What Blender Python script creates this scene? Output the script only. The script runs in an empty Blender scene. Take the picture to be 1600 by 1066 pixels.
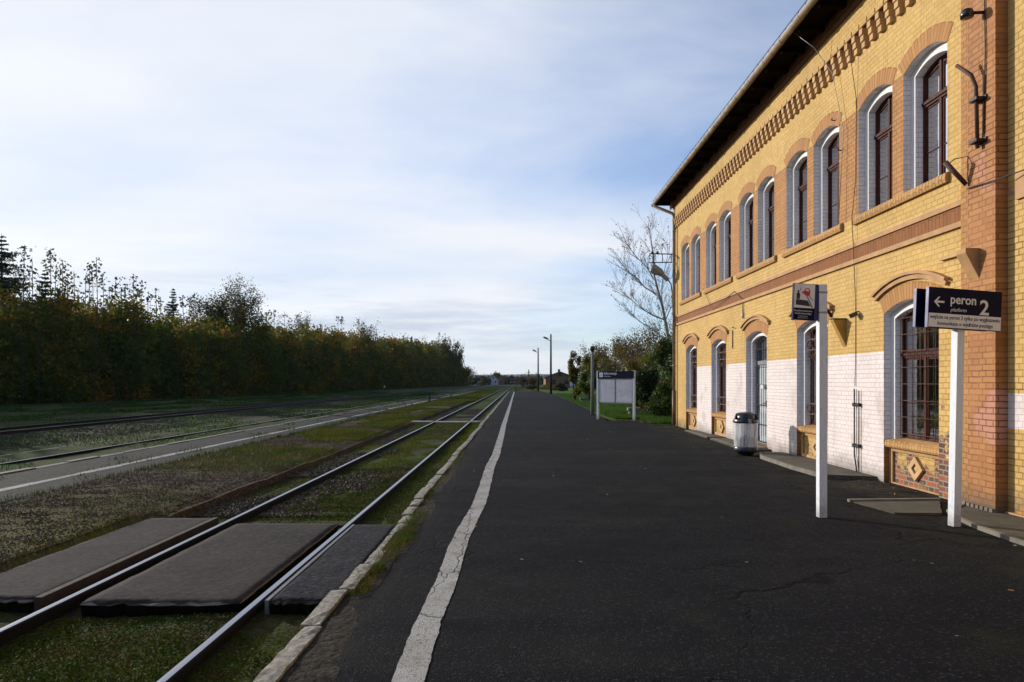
import bpy, bmesh, math, random
import numpy as np
from mathutils import Vector, Matrix, noise as mnoise

random.seed(7)
rng = np.random.default_rng(7)
R = math.radians
scene = bpy.context.scene
col = scene.collection

# ------------------------------------------------------------------ camera
cam_d = bpy.data.cameras.new('camera')
cam_d.sensor_width = 36.0
cam_d.lens = 24.0
cam_d.shift_x = -0.005
cam_d.shift_y = 0.040
cam_d.clip_start = 0.05
cam_d.clip_end = 20000
cam = bpy.data.objects.new('camera', cam_d)
cam.location = (0, 0, 1.62)
cam.rotation_euler = (R(90), 0, 0)
col.objects.link(cam)
scene.camera = cam

# ------------------------------------------------------------------ sun, sky
SUN_EL = 16.8
SUN_AZ_DIR = Vector((-0.80, 0.60, 0.0)).normalized()      # horizontal direction towards the sun
sun_vec = Vector((SUN_AZ_DIR.x*math.cos(R(SUN_EL)), SUN_AZ_DIR.y*math.cos(R(SUN_EL)), math.sin(R(SUN_EL))))
sd = bpy.data.lights.new('sun', 'SUN')
sd.energy = 4.6
sd.angle = R(0.5)
sd.color = (1.0, 0.94, 0.84)
so = bpy.data.objects.new('sun', sd)
so.rotation_euler = sun_vec.to_track_quat('Z', 'Y').to_euler()
so.location = (-40, 30, 30)
col.objects.link(so)

world = bpy.data.worlds.new('World')
scene.world = world
world.use_nodes = True
wn, wl = world.node_tree.nodes, world.node_tree.links
wn.clear()


def wnode(t, **kw):
    n = wn.new(t)
    for k, v in kw.items():
        if k in n.inputs:
            n.inputs[k].default_value = v
        else:
            setattr(n, k, v)
    return n


def wmath(op, a, b=None, clamp=False):
    n = wn.new('ShaderNodeMath'); n.operation = op; n.use_clamp = clamp
    for i, s in enumerate((a, b)):
        if s is None: continue
        if isinstance(s, (int, float)): n.inputs[i].default_value = s
        else: wl.new(s, n.inputs[i])
    return n.outputs[0]


sky = wn.new('ShaderNodeTexSky')
sky.sky_type = 'NISHITA'
sky.sun_disc = False
sky.sun_elevation = R(SUN_EL)
sky.sun_rotation = math.atan2(SUN_AZ_DIR.x, SUN_AZ_DIR.y)
sky.air_density = 1.0
sky.dust_density = 0.6
sky.ozone_density = 1.6
bg_sky = wnode('ShaderNodeBackground', Strength=0.14)
tint = wn.new('ShaderNodeMix'); tint.data_type = 'RGBA'; tint.blend_type = 'MULTIPLY'; tint.inputs[0].default_value = 1.0
tint.inputs[7].default_value = (0.84, 1.00, 1.30, 1); wl.new(sky.outputs[0], tint.inputs[6]); wl.new(tint.outputs[2], bg_sky.inputs[0])
tc = wn.new('ShaderNodeTexCoord')
sep = wn.new('ShaderNodeSeparateXYZ'); wl.new(tc.outputs['Generated'], sep.inputs[0])
dx, dy, dz = sep.outputs
den = wmath('ADD', wmath('MAXIMUM', dz, 0.0), 0.16)
px_, py_ = wmath('DIVIDE', dx, den), wmath('DIVIDE', dy, den)
cmb = wn.new('ShaderNodeCombineXYZ'); wl.new(px_, cmb.inputs[0]); wl.new(py_, cmb.inputs[1])
mp = wn.new('ShaderNodeMapping'); wl.new(cmb.outputs[0], mp.inputs[0])
mp.inputs['Rotation'].default_value = (0, 0, R(-28)); mp.inputs['Scale'].default_value = (0.45, 0.80, 1); mp.inputs['Location'].default_value = (3.1, 0.7, 0)
n1 = wnode('ShaderNodeTexNoise', Scale=1.1, Detail=7.0, Roughness=0.56, Distortion=0.35); wl.new(mp.outputs[0], n1.inputs['Vector'])
# share of cloud: thick towards the sun, thin to the right and overhead behind
side = wmath('ADD', wmath('MULTIPLY', dx, -0.62), wmath('MULTIPLY', dy, 0.42))
low = wmath('MULTIPLY', wmath('SUBTRACT', 1.0, dz), 0.16)
cov = wmath('ADD', wmath('ADD', wmath('MULTIPLY', n1.outputs['Fac'], 0.80), side), 0.245)
ramp = wn.new('ShaderNodeMapRange'); ramp.inputs['From Min'].default_value = 0.72; ramp.inputs['From Max'].default_value = 1.12; ramp.clamp = True
wl.new(cov, ramp.inputs['Value'])
n2 = wnode('ShaderNodeTexNoise', Scale=2.2, Detail=5.0, Roughness=0.5); wl.new(mp.outputs[0], n2.inputs['Vector'])
shade = wn.new('ShaderNodeMapRange'); shade.inputs['From Min'].default_value = 0.30; shade.inputs['From Max'].default_value = 0.62
shade.inputs['To Min'].default_value = 0.0; shade.inputs['To Max'].default_value = 1.0; wl.new(n2.outputs['Fac'], shade.inputs['Value'])
ccol = wn.new('ShaderNodeMix'); ccol.data_type = 'RGBA'
ccol.inputs[6].default_value = (0.74, 0.82, 0.95, 1); ccol.inputs[7].default_value = (0.93, 0.95, 0.99, 1)
wl.new(shade.outputs[0], ccol.inputs[0])
bg_cl = wnode('ShaderNodeBackground', Strength=1.0); wl.new(ccol.outputs[2], bg_cl.inputs[0])
# two small grey stratus streaks low over the line
sm = wn.new('ShaderNodeMapping'); wl.new(tc.outputs['Generated'], sm.inputs[0]); sm.inputs['Scale'].default_value = (1.6, 1.6, 13)
n3 = wnode('ShaderNodeTexNoise', Scale=2.1, Detail=6.0, Roughness=0.6); wl.new(sm.outputs[0], n3.inputs['Vector'])
bandz = wmath('SUBTRACT', 1.0, wmath('MULTIPLY', wmath('ABSOLUTE', wmath('SUBTRACT', dz, 0.085)), 12.0), True)
g = wn.new('ShaderNodeMapRange'); g.inputs['From Min'].default_value = 0.50; g.inputs['From Max'].default_value = 0.68
wl.new(n3.outputs['Fac'], g.inputs['Value'])
gfac = wmath('MULTIPLY', wmath('MULTIPLY', g.outputs[0], bandz), 0.55)
mixs = wn.new('ShaderNodeMixShader'); wl.new(wmath('MULTIPLY', ramp.outputs[0], 0.93), mixs.inputs[0]); wl.new(bg_sky.outputs[0], mixs.inputs[1]); wl.new(bg_cl.outputs[0], mixs.inputs[2])
bg_gr = wnode('ShaderNodeBackground', Strength=1.0); bg_gr.inputs[0].default_value = (0.33, 0.42, 0.60, 1)
mix2 = wn.new('ShaderNodeMixShader'); wl.new(gfac, mix2.inputs[0]); wl.new(mixs.outputs[0], mix2.inputs[1]); wl.new(bg_gr.outputs[0], mix2.inputs[2])
wo = wn.new('ShaderNodeOutputWorld'); wl.new(mix2.outputs[0], wo.inputs[0])

scene.view_settings.view_transform = 'Standard'
scene.view_settings.look = 'None'
scene.view_settings.gamma = 1.0
scene.view_settings.exposure = 0.0
scene.cycles.max_bounces = 6
scene.cycles.transparent_max_bounces = 12
scene.cycles.volume_bounces = 0

# ------------------------------------------------------------------ material helpers
class NT:
    def __init__(s, name):
        s.m = bpy.data.materials.new(name); s.m.use_nodes = True
        s.n, s.l = s.m.node_tree.nodes, s.m.node_tree.links
        s.n.clear()
        s.out = s.n.new('ShaderNodeOutputMaterial')
        s.p = s.n.new('ShaderNodeBsdfPrincipled')
        s.l.new(s.p.outputs[0], s.out.inputs[0])
        s.tc = s.n.new('ShaderNodeTexCoord')

    def link(s, a, b):
        if isinstance(a, (int, float, tuple)): b.default_value = a
        else: s.l.new(a, b)

    def math(s, op, a, b=0.0, clamp=False):
        n = s.n.new('ShaderNodeMath'); n.operation = op; n.use_clamp = clamp
        s.link(a, n.inputs[0]); s.link(b, n.inputs[1]); return n.outputs[0]

    def mix(s, f, a, b, mode='MIX'):
        n = s.n.new('ShaderNodeMix'); n.data_type = 'RGBA'; n.blend_type = mode
        s.link(f, n.inputs[0])
        for v, i in ((a, 6), (b, 7)):
            if isinstance(v, tuple) and len(v) == 3: v = (*v, 1)
            s.link(v, n.inputs[i])
        return n.outputs[2]

    def map(s, scale=(1, 1, 1), loc=(0, 0, 0), rot=(0, 0, 0), src=None):
        n = s.n.new('ShaderNodeMapping')
        s.l.new(src or s.tc.outputs['Object'], n.inputs[0])
        n.inputs['Scale'].default_value = scale; n.inputs['Location'].default_value = loc; n.inputs['Rotation'].default_value = rot
        return n.outputs[0]

    def noise(s, scale, detail=4, rough=0.55, vec=None, dist=0.0):
        n = s.n.new('ShaderNodeTexNoise'); n.inputs['Scale'].default_value = scale
        n.inputs['Detail'].default_value = detail; n.inputs['Roughness'].default_value = rough; n.inputs['Distortion'].default_value = dist
        s.l.new(vec or s.tc.outputs['Object'], n.inputs['Vector']); return n.outputs['Fac']

    def voro(s, scale, feature='F1', vec=None, out='Distance'):
        n = s.n.new('ShaderNodeTexVoronoi'); n.inputs['Scale'].default_value = scale; n.feature = feature
        s.l.new(vec or s.tc.outputs['Object'], n.inputs['Vector']); return n.outputs[out]

    def range(s, v, a, b, c=0.0, d=1.0):
        n = s.n.new('ShaderNodeMapRange'); n.clamp = True
        s.link(v, n.inputs['Value'])
        for k, x in (('From Min', a), ('From Max', b), ('To Min', c), ('To Max', d)): n.inputs[k].default_value = x
        return n.outputs[0]

    def xyz(s):
        n = s.n.new('ShaderNodeSeparateXYZ'); s.l.new(s.tc.outputs['Object'], n.inputs[0]); return n.outputs

    def bump(s, h, strength=0.5, dist=0.01, prev=None):
        n = s.n.new('ShaderNodeBump'); n.inputs['Strength'].default_value = strength; n.inputs['Distance'].default_value = dist
        s.l.new(h, n.inputs['Height'])
        if prev: s.l.new(prev, n.inputs['Normal'])
        s.l.new(n.outputs[0], s.p.inputs['Normal']); return n.outputs[0]

    def set(s, color=None, rough=None, metal=None, spec=None):
        if color is not None:
            if isinstance(color, tuple) and len(color) == 3: color = (*color, 1)
            s.link(color, s.p.inputs['Base Color'])
        if rough is not None: s.link(rough, s.p.inputs['Roughness'])
        if metal is not None: s.link(metal, s.p.inputs['Metallic'])
        if spec is not None: s.link(spec, s.p.inputs['Specular IOR Level'])
        return s.m


def simple(name, color, rough=0.6, metal=0.0, var=0.25, scale=6.0, bump=0.15, bscale=40.0, dark=None, spec=0.4):
    t = NT(name)
    f = t.range(t.noise(scale, 5), 0.3, 0.7)
    d = dark or tuple(c*(1-var) for c in color)
    t.set(t.mix(f, d, color), t.range(t.noise(scale*2, 3), 0.3, 0.7, max(0.05, rough-0.08), min(1, rough+0.1)), metal, spec)
    if bump: t.bump(t.noise(bscale, 3), bump, 0.004)
    return t.m


def wall_uv(t):
    """brick coordinates that run along a wall in Y or in X, and up"""
    x, y, z = t.xyz()
    c = t.n.new('ShaderNodeCombineXYZ')
    t.link(t.math('ADD', x, y), c.inputs[0]); t.link(z, c.inputs[1])
    return c.outputs[0]


def brick_mat(name, c1, c2, mortar, wear=None, uv=False, bw=0.26, bh=0.077, msize=0.007, bstr=0.9, exposed=0.0, squash=True, patches=None, rough=0.75, grime=0.25):
    t = NT(name)
    vec = t.tc.outputs['UV'] if uv else wall_uv(t)
    # slightly wavering joints
    wob = t.n.new('ShaderNodeTexNoise'); wob.inputs['Scale'].default_value = 5.0; wob.inputs['Detail'].default_value = 3
    t.l.new(vec, wob.inputs['Vector'])
    ad = t.n.new('ShaderNodeVectorMath'); ad.operation = 'MULTIPLY_ADD'
    t.l.new(wob.outputs['Color'], ad.inputs[0]); ad.inputs[1].default_value = (0.018, 0.018, 0); t.l.new(vec, ad.inputs[2])
    b = t.n.new('ShaderNodeTexBrick')
    t.l.new(ad.outputs[0], b.inputs['Vector'])
    b.inputs['Scale'].default_value = 1.0
    b.inputs['Brick Width'].default_value = bw; b.inputs['Row Height'].default_value = bh
    b.inputs['Mortar Size'].default_value = msize; b.inputs['Mortar Smooth'].default_value = 0.25; b.inputs['Bias'].default_value = 0.0
    b.offset = 0.5
    if squash: b.squash = 0.5; b.squash_frequency = 2
    b.inputs['Color1'].default_value = (*c1, 1); b.inputs['Color2'].default_value = (*c2, 1); b.inputs['Mortar'].default_value = (*mortar, 1)
    colr = t.mix(t.math('MULTIPLY', b.outputs['Fac'], t.range(t.noise(1.6, 5, 0.65), 0.35, 0.65, 0.0, 0.75)), b.outputs['Color'], c1)
    colr = t.mix(t.range(t.noise(0.9, 6, 0.7, vec=t.map(loc=(3, 9, 4))), 0.50, 0.72, 0, 0.35), colr, tuple(c*0.62 for c in c2))
    f = t.range(t.noise(0.55, 5, 0.62), 0.38, 0.68)
    colr = t.mix(t.math('MULTIPLY', f, grime), colr, tuple(c*0.55 for c in c1))
    f2 = t.range(t.noise(7.0, 5, 0.7), 0.50, 0.75)
    colr = t.mix(t.math('MULTIPLY', f2, 0.20), colr, tuple(min(1, c*1.25+0.03) for c in c1))
    # narrow streaks of dirt run down
    st = t.noise(1.0, 5, 0.65, vec=t.map((7, 7, 0.5)))
    colr = t.mix(t.range(st, 0.54, 0.78, 0.0, 0.38), colr, tuple(c*0.42+0.01 for c in c1))
    chip = t.range(t.noise(22.0, 4, 0.7), 0.67, 0.72, 0.0, 0.55)
    colr = t.mix(chip, colr, (0.16, 0.075, 0.04))
    # splash-back: damp, dirty and mossy foot of the wall
    zz = t.xyz()[2]
    foot = t.range(t.math('ADD', zz, t.math('MULTIPLY', t.noise(2.3, 5, 0.7), 0.55)), 0.25, 0.62, 0.75, 0.0)
    colr = t.mix(foot, colr, (0.095, 0.075, 0.05))
    if exposed:
        x, y, z = t.xyz()
        en = t.noise(2.3, 6, 0.72)
        lim = t.math('ADD', en, t.math('MULTIPLY', t.range(z, 0.0, 2.6, 0.16, -0.22), 1.0))
        m = t.range(lim, exposed, exposed+0.02)
        v = t.n.new('ShaderNodeTexBrick'); t.l.new(ad.outputs[0], v.inputs['Vector'])
        v.inputs['Scale'].default_value = 1.0; v.inputs['Brick Width'].default_value = bw; v.inputs['Row Height'].default_value = bh
        v.inputs['Mortar Size'].default_value = msize*1.4; v.offset = 0.5
        if squash: v.squash = 0.5; v.squash_frequency = 2
        v.inputs['Color1'].default_value = (0.34, 0.10, 0.045, 1); v.inputs['Color2'].default_value = (0.07, 0.045, 0.045, 1); v.inputs['Mortar'].default_value = (0.32, 0.27, 0.19, 1)
        colr = t.mix(m, colr, v.outputs['Color'])
    if patches:
        for (pc, lo, sc, seed) in patches:
            m = t.range(t.noise(sc, 4, 0.6, vec=t.map(loc=(seed, seed*2, seed))), lo, lo+0.04)
            colr = t.mix(t.math('MULTIPLY', m, t.math('SUBTRACT', 1.0, b.outputs['Fac'])), colr, pc)
    t.set(colr, rough, 0.0, 0.25)
    inv = t.math('SUBTRACT', 1.0, b.outputs['Fac'])
    h = t.math('ADD', inv, t.math('MULTIPLY', t.noise(45, 4, 0.6), 0.35))
    t.bump(h, bstr, 0.009)
    return t.m


YEL1, YEL2 = (0.63, 0.405, 0.135), (0.55, 0.34, 0.105)
ORG1, ORG2 = (0.48, 0.235, 0.080), (0.40, 0.185, 0.06)
M = {}
M['yellow'] = brick_mat('yellow painted brick', YEL1, YEL2, (0.36, 0.20, 0.06), msize=0.005)
M['orange'] = brick_mat('orange painted brick', ORG1, ORG2, (0.16, 0.065, 0.025), msize=0.007)
M['white'] = brick_mat('whitewashed brick', (0.76, 0.67, 0.64), (0.71, 0.62, 0.60), (0.50, 0.41, 0.38), msize=0.005, grime=0.15, bstr=0.8, patches=[((0.42, 0.17, 0.08), 0.715, 3.1, 5.0), ((0.60, 0.50, 0.46), 0.60, 1.1, 2.0)])
M['pilaster'] = brick_mat('rusty pink painted brick', (0.46, 0.21, 0.078), (0.38, 0.16, 0.058), (0.10, 0.04, 0.02), msize=0.008, patches=[((0.47, 0.22, 0.15), 0.60, 0.9, 4.0)])
M['worn'] = brick_mat('yellow brick with the paint gone', YEL1, YEL2, (0.33, 0.19, 0.06), exposed=0.545, bstr=1.0)
M['wing'] = brick_mat('patchy yellow painted brick', YEL1, YEL2, (0.16, 0.075, 0.03), msize=0.008, patches=[((0.42, 0.20, 0.19), 0.62, 0.8, 9.0), ((0.45, 0.20, 0.045), 0.64, 1.3, 2.0)])
M['reveal'] = brick_mat('grey whitewashed brick', (0.84, 0.80, 0.80), (0.78, 0.73, 0.74), (0.36, 0.32, 0.31), msize=0.005, grime=0.2, bstr=0.8)
M['ring'] = brick_mat('orange painted arch brick', ORG1, ORG2, (0.17, 0.07, 0.025), uv=True, bw=0.62, bh=0.077, squash=False, msize=0.006)
M['rowlock'] = brick_mat('ochre painted sill brick', (0.52, 0.29, 0.10), (0.45, 0.24, 0.08), (0.13, 0.06, 0.02), uv=True, bw=0.62, bh=0.077, squash=False, msize=0.008)
M['soldier'] = brick_mat('brown painted band brick', (0.28, 0.105, 0.028), (0.23, 0.082, 0.022), (0.09, 0.03, 0.01), uv=True, bw=0.5, bh=0.085, squash=False, msize=0.005)
M['trim'] = simple('orange painted trim', (0.52, 0.29, 0.125), 0.75, var=0.35, scale=5, bump=0.4, bscale=30)
M['trim_brown'] = simple('brown painted frieze', (0.25, 0.10, 0.035), 0.8, var=0.4, scale=6, bump=0.4, bscale=30)
M['corbel'] = simple('pinkish brown painted corbel', (0.60, 0.37, 0.17), 0.8, var=0.3, scale=4, bump=0.35)
M['ochre'] = simple('ochre painted plaster', (0.50, 0.28, 0.06), 0.8, var=0.3, scale=4, bump=0.35)
M['whitepaint'] = simple('white painted plaster edge', (0.80, 0.77, 0.76), 0.7, var=0.12, scale=8, bump=0.3)
M['wood_dark'] = simple('maroon painted wood', (0.085, 0.028, 0.021), 0.6, var=0.4, scale=9, bump=0.3, spec=0.12)
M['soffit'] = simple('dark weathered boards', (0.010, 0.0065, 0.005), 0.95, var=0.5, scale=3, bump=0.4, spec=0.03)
M['rust'] = simple('rusty iron', (0.13, 0.068, 0.050), 0.75, 0.2, var=0.5, scale=14, bump=0.4)
M['iron_grey'] = simple('grey painted iron', (0.20, 0.20, 0.22), 0.6, 0.3, var=0.4, scale=14)
M['dark_iron'] = simple('dark iron', (0.045, 0.035, 0.03), 0.6, 0.4, var=0.4, scale=14)
M['zinc'] = simple('weathered zinc', (0.40, 0.30, 0.19), 0.6, 0.1, var=0.5, scale=5, bump=0.2)
M['kerb'] = simple('worn pale kerb concrete', (0.37, 0.335, 0.27), 0.9, var=0.72, scale=26, bump=1.0, bscale=38)
M['pipe_paint'] = simple('brown painted pipe', (0.24, 0.15, 0.09), 0.6, 0.1, var=0.55, scale=4)
M['roof'] = simple('grey roof tiles', (0.16, 0.11, 0.09), 0.85, var=0.4, scale=2)
M['door'] = simple('grey white door paint', (0.52, 0.54, 0.58), 0.55, var=0.2, scale=7)
M['curtain'] = simple('grey net curtain', (0.46, 0.52, 0.54), 0.9, var=0.3, scale=4)
M['room'] = simple('dim room', (0.06, 0.055, 0.05), 0.9)
M['concrete'] = simple('old concrete', (0.23, 0.20, 0.165), 0.9, var=0.45, scale=5, bump=0.6, bscale=35)
M['concrete_dark'] = simple('dark mossy concrete', (0.10, 0.085, 0.06), 0.9, var=0.5, scale=4, bump=0.6, bscale=35)
M['concrete_post'] = simple('concrete post', (0.26, 0.25, 0.23), 0.9, var=0.35, scale=5, bump=0.4)
M['creosote'] = simple('dark creosoted pole', (0.035, 0.028, 0.022), 0.8, var=0.4, scale=5)
M['tar'] = simple('tarred underside', (0.010, 0.008, 0.007), 0.95, bump=0.2, spec=0.05)  # near-black colour paints the gap shade onto the lower panel sides
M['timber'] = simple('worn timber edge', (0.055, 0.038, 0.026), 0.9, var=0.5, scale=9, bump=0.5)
t = NT('white painted steel'); x, y, z = t.xyz()
c = t.mix(t.range(t.noise(14, 5, 0.7, vec=t.map((3, 3, 0.6))), 0.50, 0.75, 0, 0.45), (0.72, 0.73, 0.77), (0.40, 0.38, 0.36))
c = t.mix(t.range(t.math('ADD', z, t.math('MULTIPLY', t.noise(12, 4), 0.5)), 0.20, 0.50, 0.65, 0), c, (0.16, 0.13, 0.10))
c = t.mix(t.range(t.noise(30, 3, 0.6), 0.70, 0.74), c, (0.22, 0.10, 0.06))
t.set(c, 0.5, 0, 0.3); t.bump(t.noise(25, 3), 0.08, 0.003); M['post_white'] = t.m
M['navy'] = simple('navy enamel', (0.003, 0.004, 0.028), 0.6, var=0.15, scale=3, bump=0.02, spec=0.12)
M['blue_side'] = simple('blue enamel edge', (0.008, 0.020, 0.13), 0.4, var=0.15, scale=3, bump=0.02)
M['sign_white'] = simple('off white sign film', (0.76, 0.75, 0.80), 0.6, var=0.05, scale=3, bump=0.02)
M['paper'] = simple('sun bleached paper', (0.62, 0.61, 0.64), 0.7, var=0.1, scale=6, bump=0.05)
M['print'] = simple('faded print', (0.33, 0.32, 0.38), 0.8, var=0.2, scale=30, bump=0)
M['print_red'] = simple('faded red print', (0.45, 0.20, 0.22), 0.8, var=0.2, scale=30, bump=0)
M['letter'] = simple('white lettering', (0.72, 0.72, 0.74), 0.5, var=0.04, bump=0)
M['letter_dark'] = simple('dark lettering', (0.02, 0.02, 0.05), 0.5, var=0.04, bump=0)
M['red'] = simple('red pictogram', (0.52, 0.035, 0.03), 0.5, var=0.1, bump=0)
M['plastic_black'] = simple('dark blue black plastic', (0.012, 0.016, 0.022), 0.32, var=0.2, scale=5, bump=0.05, spec=0.6)
M['bark'] = simple('brown bark', (0.085, 0.060, 0.042), 0.9, var=0.5, scale=5, bump=0.6)
M['birch_bark'] = simple('pale grey bark', (0.34, 0.31, 0.28), 0.8, var=0.4, scale=5, bump=0.4)
M['train_red'] = simple('dark red train paint', (0.16, 0.012, 0.02), 0.4, var=0.15)
M['brickhouse'] = brick_mat('bare brick', (0.30, 0.13, 0.08), (0.24, 0.10, 0.06), (0.20, 0.14, 0.1))
M['render_white'] = simple('pale render', (0.50, 0.49, 0.47), 0.8, var=0.15)
M['tile_dark'] = simple('dark tiles', (0.055, 0.045, 0.045), 0.8)
M['glass_dark'] = simple('window dark', (0.03, 0.035, 0.04), 0.2, bump=0)
M['galv'] = simple('lamp grey', (0.30, 0.30, 0.30), 0.45, 0.3, var=0.3, scale=12)

# window glass: tinted, mirroring
t = NT('window glass'); t.n.remove(t.p)
lw = t.n.new('ShaderNodeFresnel'); lw.inputs[0].default_value = 1.55
tr = t.n.new('ShaderNodeBsdfTransparent'); tr.inputs[0].default_value = (0.74, 0.80, 0.82, 1)
gl = t.n.new('ShaderNodeBsdfGlossy'); gl.inputs['Roughness'].default_value = 0.03
bp = t.n.new('ShaderNodeBump'); bp.inputs['Strength'].default_value = 0.08; bp.inputs['Distance'].default_value = 0.02; t.l.new(t.noise(3.0, 2), bp.inputs['Height']); t.l.new(bp.outputs[0], gl.inputs['Normal'])
mx = t.n.new('ShaderNodeMixShader'); t.l.new(lw.outputs[0], mx.inputs[0]); t.l.new(tr.outputs[0], mx.inputs[1]); t.l.new(gl.outputs[0], mx.inputs[2])
t.l.new(mx.outputs[0], t.out.inputs[0]); M['glass'] = t.m
# clear plastic bag
t = NT('clear plastic bag')
t.set((0.80, 0.80, 0.80), 0.25)
tr = t.n.new('ShaderNodeBsdfTransparent'); tr.inputs[0].default_value = (0.93, 0.93, 0.93, 1)
mx = t.n.new('ShaderNodeMixShader'); t.l.new(t.range(t.noise(9, 4, vec=t.map((1.5, 1.5, 0.35))), 0.3, 0.7, 0.35, 0.85), mx.inputs[0]); t.l.new(tr.outputs[0], mx.inputs[1]); t.l.new(t.p.outputs[0], mx.inputs[2])
t.bump(t.noise(14, 3, vec=t.map((1, 1, 0.3))), 0.6, 0.02)
t.l.new(mx.outputs[0], t.out.inputs[0]); M['bag'] = t.m

for nm, lo, hi in (('timetable', 1.25, 1.62), ('timetable_plain', 0.95, 1.60)):
    t = NT('printed sheet'); x, y, z = t.xyz()
    row = t.range(t.math('FRACT', t.math('MULTIPLY', z, 22.0)), 0.55, 0.6)
    words = t.range(t.noise(1.0, 2, 0.5, vec=t.map((26, 1, 22))), 0.48, 0.52)
    band = t.math('MULTIPLY', t.range(z, lo, lo+0.02), t.range(z, hi, hi+0.02, 1, 0))
    blot = t.range(t.noise(3.0, 3), 0.40, 0.55)
    f = t.math('MULTIPLY', t.math('MULTIPLY', row, words), t.math('MULTIPLY', band, blot))
    t.set(t.mix(t.math('MULTIPLY', f, 0.75), t.mix(t.range(t.noise(4, 4), 0.3, 0.7), (0.56, 0.55, 0.60), (0.66, 0.65, 0.68)), (0.30, 0.16, 0.22)), 0.6, 0, 0.2)
    M[nm] = t.m

# asphalt
t = NT('asphalt')
fine = t.noise(150, 3, 0.7); vor = t.voro(95)
patch = t.noise(0.35, 6, 0.6); streak = t.noise(0.8, 5, 0.6, vec=t.map((0.10, 1.3, 1.0)))
base = t.mix(t.range(patch, 0.36, 0.66), (0.0062, 0.0068, 0.0095), (0.0155, 0.0150, 0.0150))
base = t.mix(t.range(streak, 0.46, 0.60, 0, 0.7), base, (0.0055, 0.006, 0.009))
speck = t.range(t.voro(42, out='Color'), 0.0, 1.0)
sp = t.n.new('ShaderNodeTexVoronoi'); sp.inputs['Scale'].default_value = 70; t.l.new(t.tc.outputs['Object'], sp.inputs['Vector'])
sc_ = t.n.new('ShaderNodeSeparateColor'); t.l.new(sp.outputs['Color'], sc_.inputs[0])
base = t.mix(t.range(sc_.outputs[0], 0.84, 1.0, 0, 0.5), base, (0.062, 0.062, 0.066))
base = t.mix(t.math('MULTIPLY', t.range(t.noise(0.9, 5, 0.7, vec=t.map(loc=(5, 3, 0))), 0.58, 0.70), 0.55), base, (0.020, 0.021, 0.011))
rx, ry, rz = t.xyz()
nearwall = t.math('MULTIPLY', t.range(rx, 3.9, 5.6, 0, 1), t.range(t.noise(1.7, 6, 0.7), 0.42, 0.60))
base = t.mix(t.math('MULTIPLY', nearwall, 0.75), base, (0.045, 0.042, 0.024))
edge = t.math('MULTIPLY', t.range(rx, -0.95, -1.30, 0, 1), t.range(t.noise(2.1, 5, 0.7), 0.38, 0.58))
base = t.mix(edge, base, (0.034, 0.027, 0.018))
pud = t.range(t.noise(0.42, 3, 0.5, vec=t.map((0.55, 1, 1), loc=(8, 1, 0))), 0.56, 0.64)
base = t.mix(t.math('MULTIPLY', pud, 0.5), base, (0.0055, 0.006, 0.009))
crk = t.voro(0.42, 'DISTANCE_TO_EDGE', vec=t.n.new('ShaderNodeVectorMath').outputs[0])
vm = [n for n in t.n if n.bl_idname == 'ShaderNodeVectorMath'][0]; vm.operation = 'MULTIPLY_ADD'
wn_ = t.n.new('ShaderNodeTexNoise'); wn_.inputs['Scale'].default_value = 1.8; wn_.inputs['Detail'].default_value = 5; t.l.new(t.tc.outputs['Object'], wn_.inputs['Vector'])
t.l.new(wn_.outputs['Color'], vm.inputs[0]); vm.inputs[1].default_value = (0.9, 0.9, 0); t.l.new(t.tc.outputs['Object'], vm.inputs[2])
ck = t.range(crk, 0.0, 0.010, 1, 0)
ck = t.math('MULTIPLY', ck, t.range(t.noise(0.5, 2, 0.5, vec=t.map(loc=(9, 9, 0))), 0.46, 0.58))
base = t.mix(ck, base, (0.006, 0.006, 0.006))
t.set(base, t.range(t.noise(3, 4), 0.3, 0.7, 0.85, 0.97), 0.0, 0.07)
h = t.math('ADD', t.math('MULTIPLY', fine, 0.5), t.math('SUBTRACT', 1.0, vor))
h = t.math('SUBTRACT', h, t.math('MULTIPLY', ck, 2.5))
nb = t.bump(t.noise(1.3, 4), 0.35, 0.06)
t.bump(h, 0.9, 0.007, nb)
M['asphalt'] = t.m

t = NT('newer asphalt')
f = t.range(t.noise(1.1, 5, 0.6), 0.35, 0.65)
c = t.mix(f, (0.0075, 0.0078, 0.0095), (0.018, 0.0175, 0.0165))
t.set(c, 0.95, 0, 0.07); t.bump(t.math('ADD', t.math('SUBTRACT', 1.0, t.voro(120)), t.noise(200, 2)), 0.8, 0.006)
M['asphalt_new'] = t.m
t = NT('worn white line paint')
x, y, z = t.xyz()
worn = t.range(t.noise(38, 4, 0.8), 0.52, 0.64)
worn2 = t.range(t.noise(4.5, 5, 0.7), 0.55, 0.70)
c = t.mix(t.range(t.noise(2.2, 4), 0.3, 0.7), (0.30, 0.285, 0.25), (0.43, 0.42, 0.40))
c = t.mix(t.math('MULTIPLY', worn, 0.75), c, (0.05, 0.045, 0.04))
c = t.mix(t.math('MULTIPLY', worn2, 0.55), c, (0.16, 0.12, 0.085))
cv = t.n.new('ShaderNodeVectorMath'); cv.operation = 'MULTIPLY_ADD'; nn = t.n.new('ShaderNodeTexNoise'); nn.inputs['Scale'].default_value = 6; nn.inputs['Detail'].default_value = 4
t.l.new(t.tc.outputs['Object'], nn.inputs['Vector']); t.l.new(nn.outputs['Color'], cv.inputs[0]); cv.inputs[1].default_value = (0.12, 0.12, 0); t.l.new(t.map((1, 0.35, 1)), cv.inputs[2])
ck = t.range(t.voro(2.2, 'DISTANCE_TO_EDGE', vec=cv.outputs[0]), 0.0, 0.014, 1, 0)
c = t.mix(t.math('MULTIPLY', ck, 0.9), c, (0.012, 0.012, 0.012))
t.set(c, 0.8, 0, 0.2)
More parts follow.
